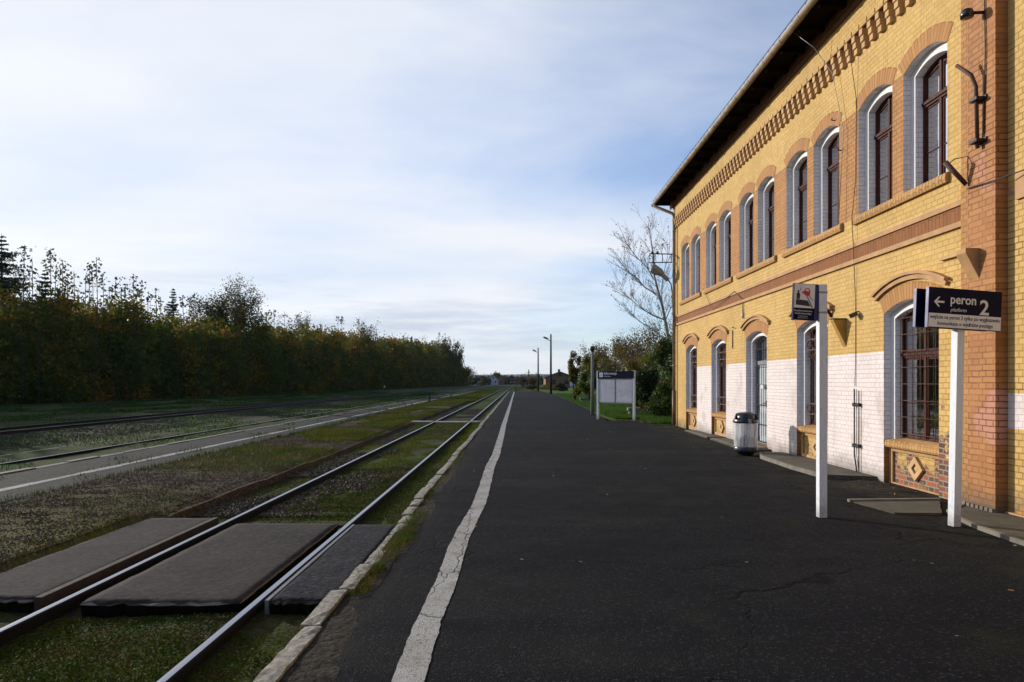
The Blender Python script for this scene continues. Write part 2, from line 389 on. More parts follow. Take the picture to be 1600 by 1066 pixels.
t.bump(t.math('SUBTRACT', t.math('ADD', t.noise(150, 3, 0.7), t.math('SUBTRACT', 1.0, t.voro(95))), t.math('MULTIPLY', ck, 2)), 0.8, 0.006)
M['line'] = t.m


def soil_mat(name, cols, sc=0.6, gravel=0.5, green=None, glo=0.45, ghi=0.6, bumpd=0.03, lump=0.10):
    t = NT(name)
    c = t.mix(t.range(t.noise(sc, 6, 0.65), 0.35, 0.65), cols[0], cols[1])
    v = t.n.new('ShaderNodeTexVoronoi'); v.inputs['Scale'].default_value = 26; t.l.new(t.tc.outputs['Object'], v.inputs['Vector'])
    sc2 = t.n.new('ShaderNodeSeparateColor'); t.l.new(v.outputs['Color'], sc2.inputs[0])
    c = t.mix(t.range(sc2.outputs[0], 0.4, 1.0, 0, gravel), c, cols[2])
    c = t.mix(t.range(sc2.outputs[1], 0.75, 1.0, 0, gravel), c, tuple(k*0.3 for k in cols[0]))
    if green:
        g = t.range(t.noise(0.45, 7, 0.72, vec=t.map((1, 0.5, 1))), glo, ghi)
        gc = t.mix(t.range(t.noise(3.5, 5, 0.7), 0.35, 0.65), green, tuple((green[0]*1.7, green[1]*1.25, green[2])))
        c = t.mix(g, c, gc)
    t.set(c, 0.95, 0, 0.1)
    nb = t.bump(t.noise(2.2, 5, 0.7), 0.6, lump)
    t.bump(t.math('ADD', t.math('SUBTRACT', 1.0, v.outputs['Distance']), t.noise(60, 3, 0.7)), 0.9, bumpd, nb)
    return t.m


M['track_ground'] = soil_mat('mossy ballast', ((0.028, 0.021, 0.013), (0.052, 0.036, 0.020), (0.10, 0.08, 0.06)), green=(0.032, 0.058, 0.007), glo=0.40, ghi=0.54)
M['island'] = soil_mat('brown gravel and thin grass', ((0.048, 0.029, 0.013), (0.085, 0.052, 0.023), (0.15, 0.115, 0.075)), gravel=0.7, green=(0.080, 0.098, 0.009), glo=0.50, ghi=0.66)
M['lawn'] = soil_mat('lawn soil', ((0.040, 0.060, 0.012), (0.050, 0.085, 0.015), (0.10, 0.12, 0.03)), gravel=0.2, green=(0.050, 0.105, 0.012), glo=0.3, ghi=0.5)
M['ballast'] = soil_mat('dark ballast', ((0.030, 0.026, 0.024), (0.045, 0.038, 0.034), (0.10, 0.09, 0.08)), gravel=0.8, green=(0.03, 0.045, 0.012), glo=0.58, ghi=0.68)
M['mud'] = soil_mat('packed dirt', ((0.018, 0.014, 0.011), (0.036, 0.028, 0.021), (0.08, 0.07, 0.055)), green=(0.03, 0.04, 0.010), glo=0.6, ghi=0.7, bumpd=0.01, lump=0.03)
M['paving'] = soil_mat('grey island paving', ((0.014, 0.012, 0.010), (0.028, 0.025, 0.021), (0.12, 0.11, 0.1)), gravel=0.4, bumpd=0.005, lump=0.02)
M['slab'] = soil_mat('rubbed concrete crossing panel', ((0.022, 0.018, 0.020), (0.046, 0.035, 0.033), (0.085, 0.075, 0.07)), sc=1.1, gravel=0.35, bumpd=0.0012, lump=0.006)
M['slab_black'] = soil_mat('tarred crossing panel', ((0.013, 0.014, 0.019), (0.022, 0.022, 0.027), (0.07, 0.07, 0.08)), sc=1.5, gravel=0.4, bumpd=0.006, lump=0.02)
M['hill'] = simple('far hill forest', (0.035, 0.05, 0.03), 0.95, scale=0.01, bump=0)

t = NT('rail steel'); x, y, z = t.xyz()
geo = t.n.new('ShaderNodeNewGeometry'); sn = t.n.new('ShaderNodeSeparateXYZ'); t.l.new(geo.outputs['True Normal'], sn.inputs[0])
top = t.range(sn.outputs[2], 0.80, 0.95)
rust_shade = t.mix(t.range(t.noise(8, 4), 0.3, 0.7), (0.004, 0.003, 0.003), (0.011, 0.007, 0.006))  # rust on the sides, blackened so the colour includes their shade
t.set(t.mix(top, rust_shade, (0.30, 0.31, 0.36)), t.range(top, 0, 1, 0.9, 0.36), top, 0.3)
M['rail'] = t.m
t = NT('old rail steel'); geo = t.n.new('ShaderNodeNewGeometry'); sn = t.n.new('ShaderNodeSeparateXYZ'); t.l.new(geo.outputs['True Normal'], sn.inputs[0])
top = t.range(sn.outputs[2], 0.80, 0.95)
t.set(t.mix(top, (0.035, 0.018, 0.013), (0.17, 0.15, 0.15)), t.range(top, 0, 1, 0.9, 0.5), t.math('MULTIPLY', top, 0.7), 0.3)
M['rail_old'] = t.m


def leaf_mat(name, cols, nscale=0.25, transl=0.35, rough=0.55, weights=(0.42, 0.58)):
    """cols: three leaf colours; clumps by position, spread leaf by leaf"""
    t = NT(name)
    g = t.n.new('ShaderNodeNewGeometry')
    rp = g.outputs['Random Per Island']
    f = t.range(t.math('ADD', t.noise(nscale, 4, 0.6), t.math('MULTIPLY', t.math('SUBTRACT', rp, 0.5), 0.16)), weights[0], weights[1])
    c = t.mix(f, cols[0], cols[1])
    f2 = t.range(t.math('ADD', t.noise(nscale*1.7, 4, 0.6, vec=t.map(loc=(31, 17, 5))), t.math('MULTIPLY', t.math('SUBTRACT', rp, 0.5), 0.25)), 0.54, 0.66)
    c = t.mix(f2, c, cols[2])
    rp2 = t.math('FRACT', t.math('MULTIPLY', rp, 17.3))
    c = t.mix(t.range(rp2, 0, 1, 0, 0.5), c, tuple(k*0.45 for k in cols[0]))
    t.set(c, rough, 0, 0.08)
    if transl:
        tl = t.n.new('ShaderNodeBsdfTranslucent'); t.l.new(c, tl.inputs[0])
        mx = t.n.new('ShaderNodeMixShader'); mx.inputs[0].default_value = transl
        t.l.new(t.p.outputs[0], mx.inputs[1]); t.l.new(tl.outputs[0], mx.inputs[2]); t.l.new(mx.outputs[0], t.out.inputs[0])
    return t.m


M['hedge_leaf'] = leaf_mat('autumn thicket leaves', ((0.070, 0.105, 0.015), (0.170, 0.150, 0.018), (0.42, 0.19, 0.016)), 0.16, 0.5, weights=(0.40, 0.62))
M['autumn_leaf'] = leaf_mat('yellow autumn leaves', ((0.085, 0.10, 0.018), (0.19, 0.15, 0.02), (0.32, 0.16, 0.016)), 0.3, 0.45)
M['dark_leaf'] = leaf_mat('dark evergreen leaves', ((0.018, 0.038, 0.012), (0.030, 0.054, 0.016), (0.045, 0.060, 0.020)), 0.5, 0.15)
M['shrub_leaf'] = leaf_mat('glossy shrub leaves', ((0.050, 0.095, 0.020), (0.080, 0.125, 0.026), (0.13, 0.10, 0.028)), 0.8, 0.3, 0.5)
M['brown_leaf'] = leaf_mat('brown leaves and twigs', ((0.13, 0.070, 0.036), (0.11, 0.085, 0.028), (0.22, 0.11, 0.022)), 0.12, 0.4)
M['poplar_leaf'] = leaf_mat('poplar leaves', ((0.085, 0.090, 0.028), (0.115, 0.10, 0.035), (0.15, 0.10, 0.04)), 0.2, 0.4)
M['grass'] = leaf_mat('grass blades', ((0.055, 0.095, 0.006), (0.120, 0.130, 0.009), (0.16, 0.10, 0.022)), 0.6, 0.3, 0.6)
M['turf'] = leaf_mat('dark damp turf', ((0.022, 0.070, 0.006), (0.040, 0.090, 0.008), (0.075, 0.060, 0.018)), 0.5, 0.3, 0.6)  # grass green darkened to carry the hedge shade in its colour
M['moss'] = leaf_mat('moss and small leaves', ((0.034, 0.066, 0.005), (0.085, 0.090, 0.006), (0.095, 0.045, 0.012)), 3.0, 0.12, 0.8)
M['stone_dark'] = simple('dark gravel stone', (0.085, 0.062, 0.042), 0.9, var=0.5, scale=30, bump=0)
M['grass_lush'] = leaf_mat('lush grass blades', ((0.050, 0.120, 0.014), (0.075, 0.150, 0.018), (0.10, 0.14, 0.025)), 0.5, 0.35, 0.6)
M['grass_dry'] = leaf_mat('dry grass blades', ((0.088, 0.054, 0.018), (0.092, 0.064, 0.014), (0.070, 0.070, 0.008)), 0.5, 0.25, 0.7)
M['fallen'] = leaf_mat('fallen leaves', ((0.28, 0.19, 0.07), (0.22, 0.13, 0.04), (0.30, 0.24, 0.12)), 2.0, 0.1)

# ------------------------------------------------------------------ mesh helpers
class MB:
    def __init__(s):
        s.v, s.f, s.mi, s.uv, s.sm = [], [], [], [], []

    def face(s, pts, mi=0, uv=None, sm=False):
        b = len(s.v); s.v += [tuple(p) for p in pts]; s.f.append(list(range(b, b+len(pts)))); s.mi.append(mi); s.uv.append(uv); s.sm.append(sm)

    def box(s, x0, x1, y0, y1, z0, z1, mi=0, M4=None):
        c = [(x0, y0, z0), (x1, y0, z0), (x1, y1, z0), (x0, y1, z0), (x0, y0, z1), (x1, y0, z1), (x1, y1, z1), (x0, y1, z1)]
        if M4 is not None: c = [tuple(M4 @ Vector(p)) for p in c]
        b = len(s.v); s.v += c
        for q in ((0, 3, 2, 1), (4, 5, 6, 7), (0, 1, 5, 4), (1, 2, 6, 5), (2, 3, 7, 6), (3, 0, 4, 7)):
            s.f.append([b+i for i in q]); s.mi.append(mi); s.uv.append(None); s.sm.append(False)
        return s

    def prism(s, poly, axis, a, b_, mi=0):
        """poly of 2-D points, swept along axis from a to b_"""
        def P(p, t):
            if axis == 'x': return (t, p[0], p[1])
            if axis == 'y': return (p[0], t, p[1])
            return (p[0], p[1], t)
        n = len(poly); b = len(s.v)
        s.v += [P(p, a) for p in poly] + [P(p, b_) for p in poly]
        s.f.append([b+i for i in range(n)][::-1]); s.f.append([b+n+i for i in range(n)])
        s.mi += [mi, mi]; s.uv += [None, None]; s.sm += [False, False]
        for i in range(n):
            j = (i+1) % n
            s.f.append([b+i, b+j, b+n+j, b+n+i]); s.mi.append(mi); s.uv.append(None); s.sm.append(False)
        return s

    def tube(s, pts, r, seg=8, mi=0, caps=True):
        pts = [Vector(p) for p in pts]
        rs = r if isinstance(r, (list, tuple)) else [r]*len(pts)
        b = len(s.v); up = None
        for i, p in enumerate(pts):
            d = (pts[min(i+1, len(pts)-1)]-pts[max(i-1, 0)])
            if d.length < 1e-9: d = Vector((0, 0, 1))
            d.normalize()
            if up is None: up = d.orthogonal().normalized()
            up = (up-d*up.dot(d))
            if up.length < 1e-6: up = d.orthogonal()
            up.normalize(); w = d.cross(up)
            for k in range(seg):
                a = 2*math.pi*k/seg
                s.v.append(tuple(p+(up*math.cos(a)+w*math.sin(a))*rs[i]))
        for i in range(len(pts)-1):
            for k in range(seg):
                k2 = (k+1) % seg
                s.f.append([b+i*seg+k, b+i*seg+k2, b+(i+1)*seg+k2, b+(i+1)*seg+k]); s.mi.append(mi); s.uv.append(None); s.sm.append(True)
        if caps:
            s.f.append([b+k for k in range(seg)][::-1]); s.f.append([b+(len(pts)-1)*seg+k for k in range(seg)])
            s.mi += [mi, mi]; s.uv += [None, None]; s.sm += [False, False]
        return s

    def lathe(s, prof, c=(0, 0, 0), seg=28, mi=0, capb=True, capt=True):
        b = len(s.v)
        for (r, z) in prof:
            for k in range(seg):
                a = 2*math.pi*k/seg
                s.v.append((c[0]+r*math.cos(a), c[1]+r*math.sin(a), c[2]+z))
        for i in range(len(prof)-1):
            for k in range(seg):
                k2 = (k+1) % seg
                s.f.append([b+i*seg+k, b+i*seg+k2, b+(i+1)*seg+k2, b+(i+1)*seg+k]); s.mi.append(mi); s.uv.append(None); s.sm.append(True)
        if capb: s.f.append([b+k for k in range(seg)][::-1]); s.mi.append(mi); s.uv.append(None); s.sm.append(False)
        if capt: s.f.append([b+(len(prof)-1)*seg+k for k in range(seg)]); s.mi.append(mi); s.uv.append(None); s.sm.append(False)
        return s

    def mesh(s, name, mats, off=None):
        me = bpy.data.meshes.new(name)
        vs = s.v if off is None else [(p[0]-off[0], p[1]-off[1], p[2]-off[2]) for p in s.v]
        me.from_pydata(vs, [], s.f)
        for m in mats: me.materials.append(m)
        me.polygons.foreach_set('material_index', s.mi)
        me.polygons.foreach_set('use_smooth', s.sm)
        if any(u is not None for u in s.uv):
            ul = me.uv_layers.new(name='UVMap'); k = 0
            for fi, f in enumerate(s.f):
                for j in range(len(f)):
                    if s.uv[fi] is not None: ul.data[k].uv = s.uv[fi][j]
                    k += 1
        me.update()
        return me


def mats_of(m):
    return [M[k] if isinstance(k, str) else k for k in (m if isinstance(m, (list, tuple)) else [m])]


# the station stands a hair out of parallel with the rails: its own frame, turned about the camera's foot
BTH = math.atan2(4.5, 1067)
BROT = Matrix.Rotation(BTH, 4, 'Z')


def tag(o, label=None, cat=None, group=None, kind=None):
    if label: o['label'] = label
    if cat: o['category'] = cat
    if group: o['group'] = group
    if kind: o['kind'] = kind
    return o


def thing(name, base, label, cat, group=None, frame='w', rz=0.0):
    o = bpy.data.objects.new(name, None)
    o.empty_display_size = 0.2
    b = Vector(base)
    if frame == 'b':
        o.location = BROT @ b; o.rotation_euler = (0, 0, BTH+rz)
    else:
        o.location = b; o.rotation_euler = (0, 0, rz)
    o['base'] = list(base)
    col.objects.link(o)
    return tag(o, label, cat, group)


def part(name, mb, mats, parent, local=False, label=None):
    """a mesh in the frame of the thing's ground; local=True when already relative to the thing's base"""
    root = parent
    while root.parent: root = root.parent
    me = mb.mesh(name, mats_of(mats)) if isinstance(mb, MB) else mb
    o = bpy.data.objects.new(name, me)
    o.parent = parent
    if not local and parent is root:
        o.location = -Vector(root['base'])
    col.objects.link(o)
    if label: o['label'] = label
    return o


def single(name, mb, mats, base, label, cat, group=None, frame='w', kind=None):
    me = mb.mesh(name, mats_of(mats), off=base) if isinstance(mb, MB) else mb
    o = bpy.data.objects.new(name, me)
    if frame == 'b':
        o.location = BROT @ Vector(base); o.rotation_euler = (0, 0, BTH)
    else:
        o.location = base
    col.objects.link(o)
    return tag(o, label, cat, group, kind)


def struct(name, mb, mats):
    return single(name, mb, mats, (0, 0, 0), None, None, kind='structure')


def copy_tree(o, parent=None):
    c = o.copy(); col.objects.link(c)
    if parent: c.parent = parent
    for ch in list(o.children): copy_tree(ch, c)
    return c


def fast_mesh(name, verts, n_per, mats, mi=None):
    """verts (N*n_per,3) -> N faces of n_per corners"""
    n = len(verts)//n_per
    me = bpy.data.meshes.new(name)
    me.vertices.add(len(verts)); me.vertices.foreach_set('co', np.asarray(verts, dtype=np.float32).ravel())
    me.loops.add(len(verts)); me.loops.foreach_set('vertex_index', np.arange(len(verts), dtype=np.int32))
    me.polygons.add(n); me.polygons.foreach_set('loop_start', np.arange(0, len(verts), n_per, dtype=np.int32))
    me.polygons.foreach_set('loop_total', np.full(n, n_per, dtype=np.int32))
    for m in mats: me.materials.append(m)
    if mi is not None: me.polygons.foreach_set('material_index', np.asarray(mi, dtype=np.int32))
    me.update(calc_edges=True); me.validate()
    return me


def leaves(cent, size, aspect=0.6, flat=0.0):
    """rhombic leaves at cent (N,3), size (N,)"""
    n = len(cent)
    a = rng.normal(size=(n, 3)); a /= np.linalg.norm(a, axis=1, keepdims=True)
    b = rng.normal(size=(n, 3))
    if flat: a[:, 2] *= (1-flat); b[:, 2] *= (1-flat); a /= np.linalg.norm(a, axis=1, keepdims=True)
    b -= a*np.sum(a*b, axis=1, keepdims=True); b /= np.linalg.norm(b, axis=1, keepdims=True)
    s = np.asarray(size).reshape(-1, 1)
    v = np.stack([cent-a*s*0.5, cent+b*s*aspect*0.5+a*s*0.05, cent+a*s*0.5, cent-b*s*aspect*0.5+a*s*0.05], axis=1)
    return v.reshape(-1, 3)


def blades(xy, z, h, w, lean=0.5):
    """one triangle per grass blade"""
    n = len(xy)
    th = rng.uniform(0, 2*np.pi, n); ph = rng.uniform(0, 2*np.pi, n)
    dxy = np.stack([np.cos(th), np.sin(th)], 1)*(np.asarray(w).reshape(-1, 1)*0.5)
    ln = np.stack([np.cos(ph), np.sin(ph)], 1)*(np.asarray(h)*lean*rng.uniform(0.1, 1.2, n)).reshape(-1, 1)
    z = np.broadcast_to(z, (n,))
    p0 = np.column_stack([xy-dxy, z-0.01]); p1 = np.column_stack([xy+dxy, z-0.01])
    p2 = np.column_stack([xy+ln, z+np.asarray(h)])
    return np.stack([p0, p1, p2], 1).reshape(-1, 3)

# ================================================================== GROUND, PLATFORMS, TRACKS
def grid(x0, x1, y0, y1, nx, ny, zf, ypow=1.0):
    mb = MB(); vs = []
    for j in range(ny+1):
        y = y0+(y1-y0)*((j/ny)**ypow)
        for i in range(nx+1):
            x = x0+(x1-x0)*i/nx
            vs.append((x, y, zf(x, y)))
    mb.v = vs
    for j in range(ny):
        for i in range(nx):
            a = j*(nx+1)+i
            mb.f.append([a, a+1, a+nx+2, a+nx+1]); mb.mi.append(0); mb.uv.append(None); mb.sm.append(True)
    return mb


GZ = -0.168
# far sheet to the horizon, then finer ground by the tracks
mb = MB(); mb.face([(-9000, -60, -0.34), (9000, -60, -0.34), (9000, 12000, -0.34), (-9000, 12000, -0.34)])
struct('ground', mb, 'track_ground')


def gz(x, y):
    n = mnoise.noise(Vector((x*0.7, y*0.45, 0)))*0.035+mnoise.noise(Vector((x*2.1, y*1.7, 3)))*0.018
    z = GZ+n
    if x < -20: z += min(0.10, (-20-x)*0.01)
    return z



struct('track_bed', grid(-48, -0.9, -4, 40, 150, 150, gz, 1.4), 'track_ground')
struct('track_bed_far', grid(-60, -0.5, 39.9, 420, 40, 60, lambda x, y: GZ+min(0.10, max(0, (-20-x)*0.01))-0.01, 1.5), 'track_ground')

# low grassy island platform between track one and two
def isl(x, y):
    e = 0.03*mnoise.noise(Vector((x*0.8, y*0.5, 8)))+0.012*mnoise.noise(Vector((x*3, y*3, 8)))
    if x > -4.66 and 5.15 < y < 8.55: return -0.115
    if x > -4.5: return -0.06+e
    return -0.025+e
mb = grid(-7.12, -4.34, 1.5, 62, 24, 140, isl, 1.3)
nv = len(mb.v)
for j in range(140):      # the earth edge towards track one
    a = j*25+24; b = a+25
    pa, pb = mb.v[a], mb.v[b]
    mb.face([pa, (pa[0]+0.10, pa[1], -0.30), (pb[0]+0.10, pb[1], -0.30), pb])
struct('island_ground', mb, 'island')
mb = MB()
mb.box(-9.15, -7.10, -3, 132, -0.32, -0.030)
struct('island_paving', mb, 'paving')
# grass shoulder where the island fades out
struct('island_verge', grid(-7.08, -4.6, 61.9, 132, 8, 30, lambda x, y: -0.08, 1.0), 'track_ground')
mb = MB()
random.seed(3)
Y = -2.0
while Y < 130:
    w = 0.085+random.uniform(-0.02, 0.02)
    L = 0.55
    if random.random() > 0.03:
        mb.face([(-7.86-w, Y, -0.026), (-7.86+w, Y, -0.026), (-7.86+w+random.uniform(-.01, .01), Y+L, -0.026), (-7.86-w, Y+L, -0.026)])
    Y += L
struct('island_line', mb, 'line')
# raised edge flags on the far side of the island
mb = MB(); Y = -3
while Y < 130:
    L = 1.0
    mb.box(-9.30, -9.152, Y, Y+L-0.012, -0.34, -0.018+random.uniform(-0.01, 0.012)); Y += L
struct('island_kerb', mb, 'concrete')

# main platform: asphalt sheet with its body
def pz(x, y):
    z = 0.012*mnoise.noise(Vector((x*0.5, y*0.35, 1)))
    if x > 4.2: z += -0.02*min(1.0, (x-4.2))
    if x < -1.0: z -= 0.012
    return z
PX = 6.6
struct('platform', grid(-1.32, PX, -5, 28.6, 70, 190, pz, 1.25), 'asphalt')
mb = MB()
mb.v = []; far_edge = [(28.4, 3.75), (39, 4.2), (60, 4.6), (95, 5.0), (118, 5.0)]
for i in range(len(far_edge)-1):
    (ya, xa), (yb, xb) = far_edge[i], far_edge[i+1]
    mb.face([(-1.32, ya, 0.0), (xa, ya, 0.0), (xb, yb, 0.0), (-1.32, yb, 0.0)])
mb.box(-1.32, 3.7, 28.4, 118, -0.35, -0.006); mb.box(-1.32, PX, -5, 28.3, -0.35, -0.045)
struct('platform_far', mb, 'asphalt')

# kerb of short worn stones
mb = MB(); random.seed(11); Y = 0.6
def stone(mb, x0, x1, y0, y1, z0, z1, yaw=0.0, tilt=0.0, rough=0.012):
    cx, cy = (x0+x1)/2, (y0+y1)/2
    n = max(2, int((y1-y0)/0.09)); m = 3
    b = len(mb.v); idx = {}
    for j in range(n+1):
        for i in range(m+1):
            u, v = i/m, j/n
            x = x0+(x1-x0)*u; y = y0+(y1-y0)*v; z = z1
            if i in (0, m): z -= random.uniform(0, rough*0.7)
            if j in (0, n): z -= random.uniform(0, rough)
            z += random.uniform(-1, 1)*rough*0.3+tilt*(v-0.5)
            if i in (0, m): x += random.uniform(-1, 1)*rough*0.45
            dx, dy = x-cx, y-cy
            mb.v.append((cx+dx*math.cos(yaw)-dy*math.sin(yaw), cy+dx*math.sin(yaw)+dy*math.cos(yaw), z)); idx[i, j] = len(mb.v)-1
    for j in range(n):
        for i in range(m):
            mb.f.append([idx[i, j], idx[i+1, j], idx[i+1, j+1], idx[i, j+1]]); mb.mi.append(0); mb.uv.append(None); mb.sm.append(False)
    ring = [idx[i, 0] for i in range(m+1)]+[idx[m, j] for j in range(1, n+1)]+[idx[i, n] for i in range(m-1, -1, -1)]+[idx[0, j] for j in range(n-1, 0, -1)]
    low = {}
    for k in ring:
        p = mb.v[k]; mb.v.append((p[0], p[1], z0)); low[k] = len(mb.v)-1
    for q in range(len(ring)):
        a, c = ring[q], ring[(q+1) % len(ring)]
        mb.f.append([low[a], low[c], c, a]); mb.mi.append(0); mb.uv.append(None); mb.sm.append(False)
while Y < 118:
    L = random.choice((0.48, 0.52, 0.78, 0.98, 0.5)) if Y < 12 else 1.0
    jog = random.uniform(-0.012, 0.012)+0.012*math.sin(Y*1.1)
    x0 = -1.415+jog+(0.03 if 5.15 < Y < 8.2 else 0.0)
    top = 0.018+random.uniform(-0.018, 0.012)-(0.02 if 5.6 < Y < 8.3 else 0)
    stone(mb, x0, x0+0.118, Y, Y+L-random.uniform(0.008, 0.03), -0.33, top, random.uniform(-0.012, 0.012), random.uniform(-0.012, 0.012), 0.012 if Y < 30 else 0.005)
    Y += L
struct('platform_kerb', mb, 'kerb')

# painted safety line, wavering and ragged
mb = MB(); random.seed(5); pts = []
Y = -1.0
def line_c(y):
    k = [(-2, -0.60), (3.67, -0.590), (4.6, -0.60), (5.6, -0.575), (6.7, -0.585), (7.4, -0.57), (9.0, -0.505), (10.5, -0.50), (13, -0.515), (15, -0.47), (20, -0.475), (26, -0.50), (40, -0.49), (70, -0.49), (120, -0.46)]
    for (a, xa), (b, xb) in zip(k, k[1:]):
        if a <= y <= b: return xa+(xb-xa)*(y-a)/(b-a)
    return k[-1][1]
while Y < 112:
    step = 0.05 if Y < 12 else (0.12 if Y < 30 else 0.6)
    w = 0.088+0.010*mnoise.noise(Vector((Y*2.2, 0, 0)))
    c = line_c(Y)
    pts.append((Y, c-w+0.008*mnoise.noise(Vector((Y*9, 5, 0)))+random.uniform(-.003, .003), c+w+0.008*mnoise.noise(Vector((Y*9, 9, 0)))+random.uniform(-.003, .003)))
    Y += step
for a, b in zip(pts, pts[1:]):
    za = 0.006 if a[0] < 28 else 0.005
    f = lambda x, y: (pz(x, y) if y < 28.3 else 0.0)+0.005
    mb.face([(a[1], a[0], f(a[1], a[0])), (a[2], a[0], f(a[2], a[0])), (b[2], b[0], f(b[2], b[0])), (b[1], b[0], f(b[1], b[0]))])
struct('platform_line', mb, 'line')

# dirt patches and slabs let into the platform
def patch(name, poly, mat, z=0.005, depth=None, rag=0.03):
    mb = MB(); out = []
    n = len(poly)
    for i in range(n):
        a, b = poly[i], poly[(i+1) % n]
        L = math.hypot(b[0]-a[0], b[1]-a[1]); k = max(1, int(L/0.08))
        for q in range(k):
            u = q/k
            out.append((a[0]+(b[0]-a[0])*u+random.uniform(-rag, rag), a[1]+(b[1]-a[1])*u+random.uniform(-rag, rag)))
    cx, cy = sum(p[0] for p in out)/len(out), sum(p[1] for p in out)/len(out)
    f = (lambda x, y: pz(x, y)+z) if depth is None else (lambda x, y: z)
    for a, b in zip(out, out[1:]+out[:1]):
        m1 = ((a[0]+cx)/2, (a[1]+cy)/2); m2 = ((b[0]+cx)/2, (b[1]+cy)/2)
        mb.face([(a[0], a[1], f(*a)-(0.004 if depth is None else 0)), (b[0], b[1], f(*b)-(0.004 if depth is None else 0)), (m2[0], m2[1], f(*m2)), (m1[0], m1[1], f(*m1))])
        mb.face([(m1[0], m1[1], f(*m1)), (m2[0], m2[1], f(*m2)), (cx, cy, f(cx, cy))])
        if depth: mb.face([(a[0], a[1], z-depth), (b[0], b[1], z-depth), (b[0], b[1], z), (a[0], a[1], z)])
    return struct(name, mb, mat)


random.seed(21)
patch('bare_dirt_patch', [(-1.29, 3.0), (-1.05, 3.3), (-1.0, 3.75), (-1.04, 4.2), (-1.08, 4.6), (-1.2, 5.0), (-1.29, 5.0)], 'mud', 0.006, rag=0.015)
patch('mossy_dirt_patch', [(-1.29, 5.1), (-1.13, 5.2), (-1.10, 5.7), (-1.18, 6.2), (-1.02, 6.7), (-1.10, 7.6), (-1.02, 8.6), (-1.12, 9.4), (-1.29, 9.6)], 'mud', 0.006, rag=0.015)
for poly in ([(1.1, 8.9), (2.6, 8.8), (2.7, 10.6), (1.2, 10.7)], [(0.2, 13.6), (3.9, 13.3), (4.0, 14.6), (0.3, 14.9)], [(1.5, 20.0), (4.6, 19.6), (4.7, 22.4), (1.6, 22.6)]):
    patch('asphalt_repair', poly, 'asphalt_new', 0.005, rag=0.012)
patch('edge_dirt_patch', [(-1.29, 9.9), (-1.15, 10.1), (-1.1, 12), (-1.18, 15), (-1.29, 18)], 'mud', 0.006, rag=0.02)

mb = MB()   # concrete apron by the wing
def bpt(x, y, z): return tuple(BROT @ Vector((x, y, z)))
stonepoly = [(5.17, 2.0), (6.12, 2.0), (6.12, 8.4), (5.95, 8.4), (5.95, 8.95), (5.45, 8.5), (5.30, 8.05), (5.20, 7.6), (5.15, 6.9)]
mb.v = []
mb.prism([(bpt(x, y, 0)[0], bpt(x, y, 0)[1]) for x, y in stonepoly], 'z', -0.05, 0.012)
struct('apron_wing', mb, 'concrete_dark')
mb = MB()
for a, b in zip(stonepoly[4:], stonepoly[5:]+[(5.15, 2.0)]):
    if a == b: continue
    d = Vector((b[0]-a[0], b[1]-a[1])).normalized(); nrm = Vector((d.y, -d.x))
    if nrm.x > 0: nrm = -nrm
    q = [(a[0], a[1]), (b[0], b[1]), (b[0]+nrm.x*0.05, b[1]+nrm.y*0.05), (a[0]+nrm.x*0.05, a[1]+nrm.y*0.05)]
    mb.prism([(bpt(x, y, 0)[0], bpt(x, y, 0)[1]) for x, y in q], 'z', -0.05, 0.024)
struct('apron_edge', mb, 'concrete')
patch('cover_slab', [bpt(*p, 0)[:2] for p in [(4.56, 9.15), (5.75, 9.22), (5.25, 8.35), (4.68, 8.38)]], 'concrete_dark', 0.014, depth=0.05, rag=0.008)
mb = MB()
for (a, b) in [((4.52, 9.18), (5.8, 9.25))]:
    q = [(a[0], a[1]), (b[0], b[1]), (b[0], b[1]+0.07), (a[0], a[1]+0.07)]
    mb.prism([bpt(*p, 0)[:2] for p in q], 'z', -0.05, 0.035)
struct('cover_edge', mb, 'concrete')
for i, (poly, z, m) in enumerate([
        ([(5.27, 11.6), (6.15, 11.3), (6.15, 15.3), (5.62, 15.4), (5.30, 14.6), (5.22, 12.8)], 0.045, 'concrete_dark'),
        ([(5.42, 16.2), (6.15, 16.0), (6.15, 19.4), (5.58, 19.4)], 0.03, 'concrete_dark'),
        ([(5.60, 19.8), (6.15, 19.7), (6.15, 22.6), (5.66, 22.7)], 0.022, 'concrete_dark')]):
    patch('doorstep_slab', [bpt(*p, 0)[:2] for p in poly], m, z, depth=0.08, rag=0.012)
# pale worn arrises of those slabs
mb = MB()
def arris(pts, z, w=0.035):
    for a, b in zip(pts, pts[1:]):
        d = Vector((b[0]-a[0], b[1]-a[1])).normalized(); nr = Vector((-d.y, d.x))
        q = [a, b, (b[0]+nr.x*w, b[1]+nr.y*w), (a[0]+nr.x*w, a[1]+nr.y*w)]
        mb.prism([bpt(*p, 0)[:2] for p in q], 'z', -0.06, z)
arris([(5.24, 11.7), (5.19, 12.8), (5.27, 14.6), (5.5, 15.3)], 0.052, -0.05)
arris([(5.60, 19.3), (5.44, 16.4)], 0.034, 0.05); arris([(5.68, 22.6), (5.62, 19.9)], 0.028, 0.05)
struct('doorstep_edges', mb, 'concrete')
patch('wall_foot_moss', [bpt(*p, 0)[:2] for p in [(5.0, 10.6), (5.6, 10.2), (6.1, 10.3), (6.1, 11.4), (5.5, 11.3)]], 'mud', 0.006, rag=0.03)


